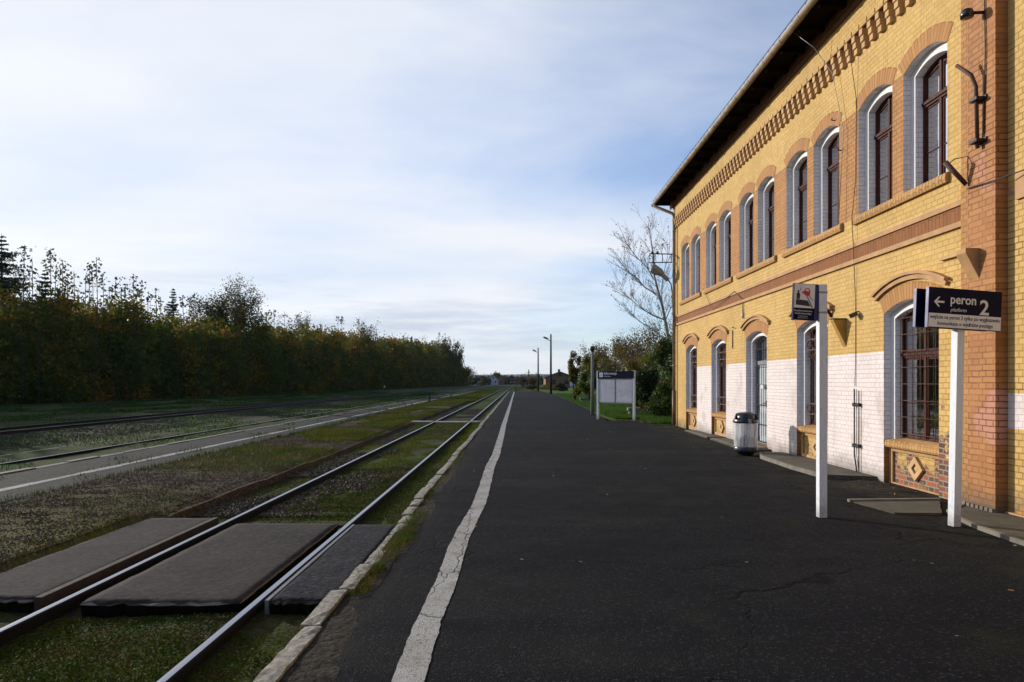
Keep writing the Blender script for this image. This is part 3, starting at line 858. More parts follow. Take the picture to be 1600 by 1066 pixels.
# ---- rails
def rail_poly(x, ztop, h=0.152):
    zb = ztop-h
    return [(x-0.065, zb), (x+0.065, zb), (x+0.065, zb+0.012), (x+0.014, zb+0.030), (x+0.010, ztop-0.045), (x+0.034, ztop-0.036), (x+0.034, ztop-0.010), (x+0.024, ztop-0.001), (x, ztop+0.001), (x-0.024, ztop-0.001), (x-0.034, ztop-0.010), (x-0.034, ztop-0.036), (x-0.010, ztop-0.045), (x-0.014, zb+0.030), (x-0.065, zb+0.012)]


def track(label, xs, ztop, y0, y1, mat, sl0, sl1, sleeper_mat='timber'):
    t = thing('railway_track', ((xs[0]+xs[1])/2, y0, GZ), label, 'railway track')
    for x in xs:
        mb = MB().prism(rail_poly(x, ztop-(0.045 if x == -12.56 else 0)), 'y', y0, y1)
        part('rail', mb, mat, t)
    mb = MB(); Y = sl0; xc = (xs[0]+xs[1])/2
    while Y < sl1:
        mb.box(xc-1.25, xc+1.25, Y-0.12, Y+0.12, ztop-0.30, ztop-0.150+random.uniform(-.008, .004)); Y += 0.65
    part('sleepers', mb, sleeper_mat, t)
    return t


random.seed(2)
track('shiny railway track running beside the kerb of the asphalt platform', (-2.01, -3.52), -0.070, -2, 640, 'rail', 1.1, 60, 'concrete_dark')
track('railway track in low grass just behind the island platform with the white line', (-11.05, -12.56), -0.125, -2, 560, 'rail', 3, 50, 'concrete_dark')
track('half overgrown railway track nearest the dark hedge', (-17.45, -18.96), -0.055, -2, 520, 'rail_old', 3, 50, 'concrete_dark')
# spare rails laid as check edge beside crossing boards
mb = MB(); random.seed(14)
for i in range(12):
    y = 8.55+i*0.62; stone(mb, -3.44, -2.09, y-0.12, y+0.12, -0.30, GZ+0.030-0.002*i, 0, 0, 0.012)
for i in range(3):
    y = 2.3+i*0.62; stone(mb, -3.44, -2.09, y-0.12, y+0.12, -0.30, GZ+0.020, 0, 0, 0.012)
struct('mossy_ridges', mb, 'track_ground')
# ---- level crossing panels for passengers
random.seed(9)


def panel(mb, x0, x1, y0, y1, z0, z1, near_rag=0.0):
    nx, ny = 16, 30
    idx = {}
    for j in range(ny+1):
        for i in range(nx+1):
            x = x0+(x1-x0)*i/nx; y = y0+(y1-y0)*j/ny
            z = z1+0.004*mnoise.noise(Vector((x*3, y*3, 2)))
            if j == 0: y += random.uniform(-1, 1)*near_rag; z -= near_rag*random.uniform(0.1, 0.6)
            if i in (0, nx): z -= 0.006; x += random.uniform(-1, 1)*0.006
            mb.v.append((x, y, z)); idx[i, j] = len(mb.v)-1
    for j in range(ny):
        for i in range(nx):
            mb.f.append([idx[i, j], idx[i+1, j], idx[i+1, j+1], idx[i, j+1]]); mb.mi.append(0); mb.uv.append(None); mb.sm.append(True)
    ring = [idx[i, 0] for i in range(nx+1)]+[idx[nx, j] for j in range(1, ny+1)]+[idx[i, ny] for i in range(nx-1, -1, -1)]+[idx[0, j] for j in range(ny-1, 0, -1)]
    low = {}; mid = {}
    for k in ring:
        p = mb.v[k]
        front = abs(p[1]-y0) < near_rag*1.1+0.001
        mb.v.append((p[0], p[1]+(random.uniform(-0.02, 0.025) if front and near_rag else 0), z1-0.028)); mid[k] = len(mb.v)-1
        mb.v.append((p[0], p[1]+(0.03 if front and near_rag else 0), z0)); low[k] = len(mb.v)-1
    for q in range(len(ring)):
        a, c = ring[q], ring[(q+1) % len(ring)]
        mb.f.append([mid[a], mid[c], c, a]); mb.mi.append(1); mb.uv.append(None); mb.sm.append(False)
        mb.f.append([low[a], low[c], mid[c], mid[a]]); mb.mi.append(2); mb.uv.append(None); mb.sm.append(False)


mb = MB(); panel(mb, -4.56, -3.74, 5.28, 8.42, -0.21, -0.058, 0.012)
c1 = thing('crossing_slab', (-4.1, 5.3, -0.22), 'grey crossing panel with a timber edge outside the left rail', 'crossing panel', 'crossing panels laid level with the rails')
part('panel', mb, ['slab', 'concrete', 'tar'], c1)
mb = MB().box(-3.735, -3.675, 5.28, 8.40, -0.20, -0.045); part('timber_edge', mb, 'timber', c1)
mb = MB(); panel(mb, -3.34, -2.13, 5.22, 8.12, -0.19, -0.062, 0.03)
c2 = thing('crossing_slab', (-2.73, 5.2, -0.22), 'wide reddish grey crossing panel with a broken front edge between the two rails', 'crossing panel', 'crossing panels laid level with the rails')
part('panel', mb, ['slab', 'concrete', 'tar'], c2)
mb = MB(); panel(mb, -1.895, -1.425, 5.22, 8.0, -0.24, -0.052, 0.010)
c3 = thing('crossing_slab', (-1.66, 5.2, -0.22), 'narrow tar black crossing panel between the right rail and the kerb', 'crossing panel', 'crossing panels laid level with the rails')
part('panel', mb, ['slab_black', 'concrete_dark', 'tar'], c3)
mb = MB().box(-1.93, -1.90, 5.22, 8.0, -0.20, -0.050); part('steel_edge', mb, 'iron_grey', c3)
mb = MB(); mb.box(-3.44, -2.09, 28.6, 29.5, -0.22, -0.066); mb.box(-1.93, -1.43, 28.6, 29.5, -0.22, -0.05); mb.box(-4.9, -3.6, 28.6, 29.5, -0.22, -0.05)
single('crossing_boards', mb, 'concrete', (-2.7, 29, -0.22), 'pale narrow crossing boards over the shiny track farther down the platform', 'crossing')

# ================================================================== STATION BUILDING (its own frame, face of the main wall at x = XW)
XW, XR, XP = 6.05, 6.085, 5.93
YC, YN = 25.62, 9.13            # far corner, end of main wall
ZT = 8.38
BD = 12.0                       # depth of the house
D1, D2 = 0.12, 0.245
INS = 0.115
UP = []
for k in range(5):
    L = 24.68-3.176*k
    UP += [(L-1.08, L), (L-1.385-1.08, L-1.385)]
LOW = [(22.58, 24.02, 'w'), (19.47, 20.92, 'w'), (16.32, 17.80, 'd'), (13.15, 14.59, 'w'), (9.70, 11.15, 'g')]
Z_US, Z_USP, RISE = 4.54, 6.37, 0.165
Z_LSP = 2.72


def arch_fn(y0, y1, zs, rise):
    h = (y1-y0)/2; r = (h*h+rise*rise)/(2*rise); cy = (y0+y1)/2; cz = zs+rise-r
    return (lambda y: cz+math.sqrt(max(0, r*r-(y-cy)**2))), cy, cz, r


opens = []
for (a, b) in UP: opens.append((a, b, Z_US, Z_USP, RISE, 'u'))
for (a, b, k) in LOW: opens.append((a, b, -0.3, Z_LSP, 0.17, k))
SEG = 12
station = thing('station_building', (XW, 17.0, 0), 'two storey yellow brick railway station with whitewashed lower wall and arched windows', 'station building', frame='b')

wall = MB()   # slots: yellow orange white worn reveal whitepaint
cuts = {YN, YC}
for o in opens:
    for i in range(SEG+1): cuts.add(round(o[0]+(o[1]-o[0])*i/SEG, 5))
# windows of both floors overlap in Y: cut at all of them
cuts = sorted(cuts)
for a, b in zip(cuts, cuts[1:]):
    if b-a < 1e-5: continue
    m = (a+b)/2
    holes = []
    for o in opens:
        if o[0] <= m <= o[1]:
            f = arch_fn(*o[:2], o[3], o[4])[0]
            holes.append((o[2], f(a), f(b), o[5]))
    holes.sort(key=lambda h: h[0])
    # solid spans as (lower a, lower b, upper a, upper b)
    spans = []; la = lb = -0.3
    for h in holes:
        if h[0] > la+1e-6: spans.append((la, lb, h[0], h[0]))
        la, lb = h[1], h[2]
    spans.append((la, lb, ZT, ZT))
    bounds = [2.12, 4.54, 6.42]
    for (pa, pb, qa, qb) in spans:
        lo_a, lo_b = pa, pb
        bs = [z for z in bounds if max(pa, pb) < z < min(qa, qb)]
        for top in bs+[None]:
            ta, tb = (top, top) if top is not None else (qa, qb)
            zm = (lo_a+lo_b+ta+tb)/4
            if m < 9.70 and zm < 4.5: mi = 3
            elif zm < 2.12 and 11.15 < m < 22.58: mi = 2
            elif 4.54 < zm < 6.42 and 9.42 < m < 24.85: mi = 1
            else: mi = 0
            wall.face([(XW, b, lo_b), (XW, a, lo_a), (XW, a, ta), (XW, b, tb)], mi)
            lo_a, lo_b = ta, tb


def opath(a, b, z0, zs, rise, ins=0.0):
    f, cy, cz, r = arch_fn(a, b, zs, rise)
    ya, yb = a+ins, b-ins
    rr = r-ins
    pts = [(ya, z0)]
    for i in range(SEG+1):
        y = ya+(yb-ya)*i/SEG
        pts.append((y, cz+math.sqrt(max(0, rr*rr-(y-cy)**2))))
    pts.append((yb, z0))
    return pts


def strip(mb, P, xp, Q, xq, mi):
    for i in range(len(P)-1):
        mb.face([(xp, P[i][0], P[i][1]), (xp, P[i+1][0], P[i+1][1]), (xq, Q[i+1][0], Q[i+1][1]), (xq, Q[i][0], Q[i][1])], mi)


for (a, b, z0, zs, rise, k) in opens:
    base = {'u': Z_US, 'w': 0.66, 'g': 0.66, 'd': 0.06}[k]
    P = opath(a, b, base, zs, rise); Q = opath(a, b, base, zs, rise, INS)
    strip(wall, P, XW, P, XW+D1, 4)
    strip(wall, P, XW+D1, Q, XW+D1, 4 if k == 'd' else 5)
    strip(wall, Q, XW+D1, Q, XW+D2, 4)
    if k in 'wg':
        for yy in (a, b): wall.face([(XW, yy, -0.3), (XW+D1+0.05, yy, -0.3), (XW+D1+0.05, yy, base), (XW, yy, base)], 1)
    # floor of the opening
    wall.face([(XW, a, base), (XW, b, base), (XW+D2+0.02, b, base), (XW+D2+0.02, a, base)], 1)
# gable ends and back
wall.face([(XW, YC, -0.3), (XW, YC, ZT), (XW+BD, YC, ZT), (XW+BD, YC, -0.3)], 0)
wall.face([(XW, YC, ZT), (XW+BD/2, YC, ZT+3.4), (XW+BD, YC, ZT)], 0)
wall.face([(XW+BD, YC, -0.3), (XW+BD, YC, ZT), (XW+BD, -14, ZT), (XW+BD, -14, -0.3)], 0)
part('wall', wall, ['yellow', 'orange', 'white', 'worn', 'reveal', 'whitepaint'], station)

# wing on the right: its wall, and the stepped pilaster between
wing = MB()
wing.face([(XR, 8.39, -0.3), (XR, -14, -0.3), (XR, -14, 1.05), (XR, 8.39, 1.05)], 0)
wing.face([(XR, 8.39, 1.05), (XR, -14, 1.05), (XR, -14, 1.48), (XR, 8.39, 1.48)], 1)
wing.face([(XR, 8.39, 1.48), (XR, -14, 1.48), (XR, -14, 9.6), (XR, 8.39, 9.6)], 0)
wing.face([(XR, -14, -0.3), (XR+BD, -14, -0.3), (XR+BD, -14, 9.6), (XR, -14, 9.6)], 0)
wing.face([(XR, -14, 9.6), (XR+BD, -14, 9.6), (XR+BD, 8.9, 9.6), (XR, 8.9, 9.6)], 0)
wing.face([(XR+BD, 8.9, 8.3), (XR+BD, -14, 8.3), (XR+BD, -14, 9.6), (XR+BD, 8.9, 9.6)], 0)
part('wing_wall', wing, ['wing', 'white'], station, label='patchy yellow wall right of the pilaster')
mb = MB()
mb.box(XP, XR+0.3, 8.39, 8.90, -0.3, 9.6)
mb.box(XP+0.06, XR+0.3, 8.903, 9.13, -0.3, 9.6, 1)
part('pilaster', mb, ['pilaster', 'trim'], station)
bpy.data.objects['pilaster'].data.materials[1] = M['orange']
mb = MB().box(XR-0.035, XR+0.05, -14, 8.22, 3.82, 4.12)
part('string_course', mb, 'trim', station)
mb = MB()          # toothed plinth bricks at the foot of the pilaster
for i in range(7):
    y = 8.95-i*0.085
    mb.box(XP-0.045, XP+0.02, y-0.055, y, -0.10, 0.055)
mb.box(XR-0.05, XR+0.03, 5.0, 8.36, -0.1, 0.03, 1)
part('plinth', mb, ['concrete', 'trim'], station)

# arch rings, hoods
def ring(mb, a, b, zs, rise, t, proud, mi=0, clip=None):
    f, cy, cz, r = arch_fn(a, b, zs, rise)
    half = math.asin(min(1, ((b-a)/2)/r)); n = 22
    th0 = -half; L = 0
    for i in range(n):
        t0 = th0+2*half*i/n; t1 = th0+2*half*(i+1)/n
        u0, u1 = (r+t/2)*t0, (r+t/2)*t1
        def P(rad, th): return (cy+rad*math.sin(th), cz+rad*math.cos(th))
        i0, i1, o1, o0 = P(r, t0), P(r, t1), P(r+t, t1), P(r+t, t0)
        x = XW-proud
        mb.face([(x, *i1), (x, *i0), (x, *o0), (x, *o1)], mi, [(0.06, u1), (0.06, u0), (0.06+t, u0), (0.06+t, u1)])
        mb.face([(x, *o0), (XW+.01, *o0), (XW+.01, *o1), (x, *o1)], mi, [(0, u0), (.02, u0), (.02, u1), (0, u1)])
        mb.face([(x, *i0), (x, *i1), (XW+.01, *i1), (XW+.01, *i0)], mi, [(0, u0), (.02, u0), (.02, u1), (0, u1)])
    for th in (-half, half):
        p, q = (cy+r*math.sin(th), cz+r*math.cos(th)), (cy+(r+t)*math.sin(th), cz+(r+t)*math.cos(th))
        mb.face([(XW-proud, *p), (XW-proud, *q), (XW+.01, *q), (XW+.01, *p)], mi, [(0, 0)]*4)


for i, (a, b) in enumerate(UP):
    mb = MB(); ring(mb, a, b, Z_USP, RISE, 0.25, 0.004+0.002*(i % 2))
    part('window_arch', mb, 'ring', station)
for (a, b, k) in LOW:
    mb = MB(); ring(mb, a, b, Z_LSP, 0.17, 0.26, 0.005)
    part('door_arch' if k == 'd' else 'window_arch', mb, 'ring', station)
    cy = (a+b)/2
    mb = MB()
    for (t0, pr, hw, zb, rs) in ((0.065, 0.050, 0.93, 2.965, 0.215), (0.045, 0.085, 0.960, 3.033, 0.222)):
        f, c0, cz, r = arch_fn(cy-hw, cy+hw, zb, rs)
        half = math.asin(hw/r); n = 20
        for i in range(n):
            th0, th1 = -half+2*half*i/n, -half+2*half*(i+1)/n
            def P(rad, th): return (cy+rad*math.sin(th), cz+rad*math.cos(th))
            q = [P(r, th0), P(r, th1), P(r+t0, th1), P(r+t0, th0)]
            X0, X1 = XW-pr, XW+0.01
            mb.face([(X0, *q[1]), (X0, *q[0]), (X0, *q[3]), (X0, *q[2])])
            mb.face([(X0, *q[0]), (X0, *q[1]), (X1, *q[1]), (X1, *q[0])])
            mb.face([(X0, *q[3]), (X1, *q[3]), (X1, *q[2]), (X0, *q[2])])
        for th in (-half, half):
            p, q = (cy+r*math.sin(th), cz+r*math.cos(th)), (cy+(r+t0)*math.sin(th), cz+(r+t0)*math.cos(th))
            mb.face([(XW-pr, *p), (XW-pr, *q), (XW+.01, *q), (XW+.01, *p)])
    part('hood_mould', mb, 'trim', station)

# brown soldier band with its two trims
mb = MB()
mb.face([(XW-0.004, YC, 3.79), (XW-0.004, YN, 3.79), (XW-0.004, YN, 4.01), (XW-0.004, YC, 4.01)], 0, [(0.06, YC), (0.06, YN), (0.28, YN), (0.28, YC)])
mb.box(XW-0.030, XW+0.02, YN+0.003, YC+0.03, 4.012, 4.085, 1)
mb.box(XW-0.045, XW+0.02, YN+0.003, YC+0.045, 3.715, 3.788, 1)
part('band', mb, ['soldier', 'trim'], station)

# corbel frieze
mb = MB()
ytop = 7.67; Y = YN+0.06
mb.box(XW-0.085, XW+0.02, YN, YC, 7.81, 8.15, 0)
while Y < YC:
    mb.box(XW-0.085, XW+0.02, Y, min(YC, Y+0.232), ytop, 7.809, 0)      # thin slots stay open between these
    mb.box(XW-0.120, XW+0.02, Y+0.07, min(YC, Y+0.175), 7.56, ytop-0.004, 1)
    mb.box(XW-0.098, XW+0.02, Y+0.07, min(YC, Y+0.175), 7.455, 7.556, 1)
    mb.box(XW-0.074, XW+0.02, Y+0.07, min(YC, Y+0.175), 7.35, 7.451, 1)
    Y += 0.262
mb.box(XW-0.128, XW+0.02, YN, YC, ytop-0.003, ytop+0.018, 2)
part('corbel_frieze', mb, ['yellow', 'corbel', 'trim_brown'], station)
mb = MB()
mb.box(XW-0.13, XW+0.02, YN-0.1, YC+0.05, 8.153, 8.25, 0); mb.box(XW-0.17, XW+0.02, YN-0.1, YC+0.08, 8.252, 8.375, 0)
mb.box(XW-0.19, XW-0.15, YC-0.18, YC+0.10, 8.10, 8.37, 1)
part('eaves_moulding', mb, ['trim_brown', 'ochre'], station)

# roof: slope, soffit with rafters, gutter with rail
XG = 5.32
mb = MB()
sl = 0.55
YE, YS = YC+0.55, 4.0
for (z, x) in ((0, 0),):
    e0 = XG+0.03
    rz0 = ZT+0.10; xr = XW+BD/2; rz1 = rz0+(xr-e0)*sl
    mb.face([(e0, YE, rz0), (e0, YS, rz0), (xr, YS, rz1), (xr, YE, rz1)])
    mb.face([(2*xr-e0, YS, rz0), (2*xr-e0, YE, rz0), (xr, YE, rz1), (xr, YS, rz1)])
    mb.face([(e0, YE, rz0-0.10), (e0, YE, rz0), (xr, YE, rz1), (xr, YE, rz1-0.10)])
    mb.face([(xr, YE, rz1-0.1), (xr, YE, rz1), (2*xr-e0, YE, rz0), (2*xr-e0, YE, rz0-0.10)])
roof = part('roof', mb, 'roof', station)
mb = MB()
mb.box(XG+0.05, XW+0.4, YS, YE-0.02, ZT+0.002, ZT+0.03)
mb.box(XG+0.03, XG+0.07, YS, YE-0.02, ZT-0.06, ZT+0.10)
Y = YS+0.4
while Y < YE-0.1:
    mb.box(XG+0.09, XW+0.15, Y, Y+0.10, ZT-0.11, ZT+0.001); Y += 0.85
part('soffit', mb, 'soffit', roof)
mb = MB(); gp = []
for i in range(9):
    a = math.pi+math.pi*i/8; gp.append((XG+0.075*math.cos(a), ZT+0.035+0.085*math.sin(a)))
gp += [(XG+0.065, ZT+0.035)]+[(XG+0.065*math.cos(math.pi+math.pi*i/8), ZT+0.035+0.075*math.sin(math.pi+math.pi*i/8)) for i in range(8, -1, -1)][1:]
mb.prism(gp, 'y', YS, YE)
Y = YS+0.5
while Y < YE:
    q = [(XG+0.083*math.cos(math.pi+math.pi*i/8), ZT+0.036+0.094*math.sin(math.pi+math.pi*i/8)) for i in range(9)]
    q2 = [(XG+0.076*math.cos(math.pi+math.pi*i/8), ZT+0.036+0.086*math.sin(math.pi+math.pi*i/8)) for i in range(8, -1, -1)]
    mb.prism(q+q2, 'y', Y, Y+0.035); Y += 0.9
part('gutter', mb, 'zinc', station)
mb = MB()
mb.tube([(XG-0.02, YS, ZT+0.155), (XG-0.02, YE, ZT+0.155)], 0.008, 5); mb.tube([(XG+0.0, YS, ZT+0.11), (XG+0.0, YE, ZT+0.11)], 0.006, 5)
Y = YS
while Y < YE: mb.tube([(XG-0.02, Y, ZT+0.05), (XG-0.02, Y, ZT+0.155)], 0.006, 4); Y += 0.30
part('gutter_rail', mb, 'dark_iron', station)
mb = MB()
dpx, dpy = XW-0.10, YC-0.23
mb.tube([(XG, YE-0.35, ZT-0.05), (XG, YE-0.36, ZT-0.12), (dpx-0.06, dpy+0.03, ZT-0.48), (dpx, dpy, ZT-0.60), (dpx, dpy, 0.02)], 0.058, 12)
for z in (7.2, 5.6, 3.9, 2.2, 0.7): mb.tube([(dpx, dpy, z), (dpx, dpy, z+0.05)], 0.068, 12)
mb.tube([(dpx, dpy, 1.3), (dpx, dpy, 0.02)], 0.072, 12, 1)
part('downpipe', mb, ['zinc', 'pipe_paint'], station)
# rain shadowed dark brick corner strip behind the pipe is the pipe's own shadow; nothing painted


# ---- windows
def poly_band(mb, P, w, x0, x1, mi=0):
    """band inside a closed-below path"""
    n = len(P); cyc = [(y, z) for y, z in P]
    cy = (P[0][0]+P[-1][0])/2
    Q = []
    for i, (y, z) in enumerate(cyc):
        if i == 0: Q.append((y+w, z+w))
        elif i == n-1: Q.append((y-w, z+w))
        elif i == 1: Q.append((y+w, z-w*0.8))
        elif i == n-2: Q.append((y-w, z-w*0.8))
        else: Q.append((min(max(y, P[0][0]+w), P[-1][0]-w), z-w))
    seq = list(range(n))+[0]
    for a, b in zip(seq, seq[1:]):
        mb.face([(x0, *cyc[a]), (x0, *cyc[b]), (x0, *Q[b]), (x0, *Q[a])], mi)
        mb.face([(x0, *Q[a]), (x0, *Q[b]), (x1, *Q[b]), (x1, *Q[a])], mi)
    return Q


def arch_top(P, y):
    for (y0, z0), (y1, z1) in zip(P[1:-1], P[2:-1]):
        if y0-1e-6 <= y <= y1+1e-6: return z0+(z1-z0)*(y-y0)/(y1-y0) if y1 > y0 else z0
    return P[1][1]


def window(a, b, z0, zs, rise, ztr, idx, frame_mat='wood_dark', curtain=True, vb=True):
    P = opath(a, b, z0, zs, rise, INS-0.01)
    XF = XW+D2
    mb = MB()
    poly_band(mb, P, 0.045, XF-0.006, XF+0.06)
    cy = (a+b)/2; ya, yb = P[0][0], P[-1][0]
    # transom with a moulded lip
    mb.box(XF-0.012, XF+0.05, ya+0.02, yb-0.02, ztr-0.05, ztr+0.05); mb.box(XF-0.035, XF-0.010, ya+0.02, yb-0.02, ztr-0.012, ztr+0.03)
    mb.box(XF-0.008, XF+0.055, cy-0.028, cy+0.028, z0+0.05, arch_top(P, cy)-0.05)
    # sashes
    for (s0, s1) in ((ya+0.045, cy-0.028), (cy+0.028, yb-0.045)):
        for (q0, q1) in ((z0+0.065, ztr-0.05), (ztr+0.05, None)):
            w = 0.030
            if q1 is None:
                t0, t1 = arch_top(P, s0)-0.06, arch_top(P, s1)-0.06
            else: t0 = t1 = q1
            x0, x1 = XF+0.012, XF+0.045
            mb.box(x0, x1, s0, s0+w, q0, t0); mb.box(x0+.001, x1, s1-w, s1, q0, t1)
            mb.box(x0+.002, x1, s0+w, s1-w, q0, q0+w)
            mb.face([(x0+.002, s0, t0), (x0+.002, s1, t1), (x0+.002, s1, t1-w), (x0+.002, s0, t0-w)])
            if q1 is not None and vb:
                zm = q0+(q1-q0)*0.42
                mb.box(x0+0.003, x1, s0+w, s1-w, zm-0.009, zm+0.009)
    w_ = part('window', mb, frame_mat, station)
    # panes
    gm = MB(); gm.face([(XF+0.026, y, z) for y, z in P][::-1])
    part('pane', gm, 'glass', w_, local=True)
    cm = MB()
    if curtain:
        # the inner window's white casing and a net curtain behind the pane
        for (s0, s1) in ((ya+0.05, cy-0.03), (cy+0.03, yb-0.05)):
            cm.box(XF+0.08, XF+0.10, s0, s0+0.03, z0, zs-0.03, 0); cm.box(XF+0.08, XF+0.10, s1-0.03, s1, z0, zs-0.03, 0)
            zz = z0+0.55*(ztr-z0) if idx % 2 == 0 else z0+0.42*(ztr-z0)
            cm.box(XF+0.08, XF+0.10, s0, s1, zz, zz+0.03, 0)
            fr = (0.95, 0.6, 0.85, 0.4)[(idx*7+int(s0*10)) % 4]
            nf = 14
            for q in range(nf):
                ca, cb = s0+0.02+(s1-s0-0.04)*fr*q/nf, s0+0.02+(s1-s0-0.04)*fr*(q+1)/nf
                xa, xb = XF+0.15+0.018*math.sin(q*1.9), XF+0.15+0.018*math.sin((q+1)*1.9)
                cm.face([(xa, ca, z0), (xb, cb, z0), (xb, cb, zs), (xa, ca, zs)], 1)
    cm.face([(XF+0.55, a-0.4, z0-0.3), (XF+0.55, b+1.6, z0-0.3), (XF+0.55, b+1.6, zs+0.6), (XF+0.55, a-0.4, zs+0.6)], 2)
    cm.face([(XF+0.07, a-0.4, z0-0.02), (XF+0.07, b+1.6, z0-0.02), (XF+0.55, b+1.6, z0-0.02), (XF+0.55, a-0.4, z0-0.02)], 2)
    part('inner_casing', cm, ['post_white', 'curtain', 'room'], w_, local=True)
    return w_


for i, (a, b) in enumerate(UP):
    window(a, b, Z_US+0.005, Z_USP, RISE, 5.86, i)
for k in range(5):      # one brick-on-edge sill below each pair
    hi = UP[2*k][1]+0.12; lo = UP[2*k+1][0]-(0.16 if k < 4 else 0.12)
    if k == 4: lo = UP[9][0]-0.05
    mb = MB()
    z1, z0_ = Z_US+0.02, Z_US-0.14
    prof = [(XW+0.10, z1+0.035), (XW-0.055, z1-0.03), (XW-0.065, z0_+0.05), (XW-0.05, z0_), (XW+0.01, z0_)]
    cum = 0.06
    for (p, q) in zip(prof, prof[1:]):
        L = math.hypot(p[0]-q[0], p[1]-q[1])
        mb.face([(p[0], hi, p[1]), (p[0], lo, p[1]), (q[0], lo, q[1]), (q[0], hi, q[1])], 0, [(cum, hi), (cum, lo), (cum+L, lo), (cum+L, hi)]); cum += L
    for yy in (lo, hi): mb.face([(x, yy, z) for x, z in prof]+[(XW+0.1, yy, z0_)], 0, [(0.1, 0.03)]*6)
    part('window_sill', mb, 'rowlock', station)


def grille_grid(mb, a, b, z0, z1, zc, x):
    n = 6
    for i in range(n+1):
        y = a+0.06+(b-a-0.12)*i/n
        mb.tube([(x, y, z0+0.03), (x, y, zc(y)-0.04)], 0.006, 5)
    for k in range(8):
        z = z0+0.08+(z1-z0-0.16)*k/7
        mb.tube([(x-0.01, a+0.02, z), (x-0.01, b-0.02, z)], 0.006, 5)


def grille_fancy(mb, a, b, z0, z1, zc, x):
    cy = (a+b)/2
    for y in (cy-0.42, cy-0.33, cy-0.10, cy, cy+0.10, cy+0.33, cy+0.42):
        top = zc(y)-0.05
        pts = []
        n = 26
        for i in range(n+1):
            z = z0+0.04+(top-z0-0.04)*i/n
            pts.append((x+0.004*math.sin(i*2.4), y+0.004*math.cos(i*2.4), z))
        mb.tube(pts, 0.011, 5)
    for zc0 in (z0+0.34, z1-0.32):
        for dz in (-0.11, 0.11):
            mb.box(x-0.012, x+0.012, a+0.03, b-0.03, zc0+dz-0.012, zc0+dz+0.012)
        y = a+0.13
        while y < b-0.1:
            pts = [(x-0.012, y+0.085*math.cos(t), zc0+0.095*math.sin(t)) for t in [2*math.pi*i/16 for i in range(17)]]
            mb.tube(pts, 0.010, 5); y += 0.235


def pz_open(a, b, zs, rise): return arch_fn(a, b, zs, rise)[0]


for i, (a, b, k) in enumerate(LOW):
    cy = (a+b)/2
    if k == 'd': continue
    w_ = window(a, b, 0.70, Z_LSP, 0.17, 2.05 if k == 'g' else 2.15, i, 'wood_dark', curtain=True, vb=(k == 'g'))
    gm = MB(); zc = pz_open(a, b, Z_LSP-0.06, 0.15)
    if k == 'g': grille_grid(gm, a+INS, b-INS, 0.72, Z_LSP, zc, XW+D2-0.07)
    else: grille_fancy(gm, a+INS, b-INS, 0.72, Z_LSP, zc, XW+D2-0.08)
    part('grille', gm, 'rust', w_, local=True)
    # sill of bricks on edge and the sunk panel with a lozenge under it
    mb = MB(); z1, z0_ = 0.70, 0.565
    prof = [(XW+0.25, z1+0.02), (XW+0.015, z1-0.02), (XW+0.005, z0_+0.03), (XW+0.02, z0_), (XW+0.1, z0_)]
    cum = 0.06
    for (p, q) in zip(prof, prof[1:]):
        L = math.hypot(p[0]-q[0], p[1]-q[1])
        mb.face([(p[0], b, p[1]), (p[0], a, p[1]), (q[0], a, q[1]), (q[0], b, q[1])], 0, [(cum, b), (cum, a), (cum+L, a), (cum+L, b)]); cum += L
    part('window_sill', mb, 'rowlock', station)
    mb = MB()
    xf = XW+0.085
    mb.box(xf+0.035, xf+0.10, a, b, -0.3, 0.60, 0)
    mb.box(xf, xf+0.05, a, a+0.10, -0.25, 0.575, 1); mb.box(xf, xf+0.05, b-0.10, b, -0.25, 0.575, 1)
    mb.box(xf+.001, xf+0.05, a+0.10, b-0.10, 0.50, 0.575, 1); mb.box(xf+.001, xf+0.05, a+0.10, b-0.10, -0.1, 0.10 if k != 'g' else 0.0, 1)
    part('apron_panel', mb, ['worn' if k == 'g' else 'yellow', 'trim'], station)
    mb = MB(); r0, r1 = 0.19, 0.085
    zc_ = 0.29
    for q in range(4):
        def C(r, j): return (cy+r*1.05*math.cos(j*math.pi/2), zc_+r*math.sin(j*math.pi/2))
        A, B_, C_, D_ = C(r0, q), C(r0, q+1), C(r1, q+1), C(r1, q)
        X0, X1 = xf-0.010, xf+0.04
        mb.face([(X0, *A), (X0, *B_), (X0, *C_), (X0, *D_)]); mb.face([(X0, *A), (X1, *A), (X1, *B_), (X0, *B_)]); mb.face([(X0, *D_), (X0, *C_), (X1, *C_), (X1, *D_)])
    r = 0.045
    mb.face([(xf+0.01, cy+r, zc_), (xf+0.01, cy, zc_+r), (xf+0.01, cy-r, zc_), (xf+0.01, cy, zc_-r)])
    part('lozenge', mb, 'corbel', station)

# ---- door in its deep niche
(a, b, _) = LOW[2]; cy = (a+b)/2
ya, yb = a+INS, b-INS; XF = XW+D2
mb = MB(); P = opath(a, b, 0.06, Z_LSP, 0.17, INS-0.01)
poly_band(mb, P, 0.06, XF-0.01, XF+0.08)
mb.box(XF-0.01, XF+0.07, ya, yb, 2.06, 2.16)
mb.box(XF+0.01, XF+0.06, cy-0.02, cy+0.02, 2.16, 2.80)
door = part('door', mb, 'iron_grey', station)
mb = MB()
for (s0, s1) in ((ya+0.05, cy-0.008), (cy+0.008, yb-0.05)):
    mb.box(XF+0.03, XF+0.07, s0, s1, 0.09, 2.06)
    mb.box(XF+0.018, XF+0.03, s0+0.06, s1-0.06, 0.25, 0.85); mb.box(XF+0.018, XF+0.03, s0+0.06, s1-0.06, 1.0, 1.95)
part('door_leaf', mb, 'door', door, local=True)
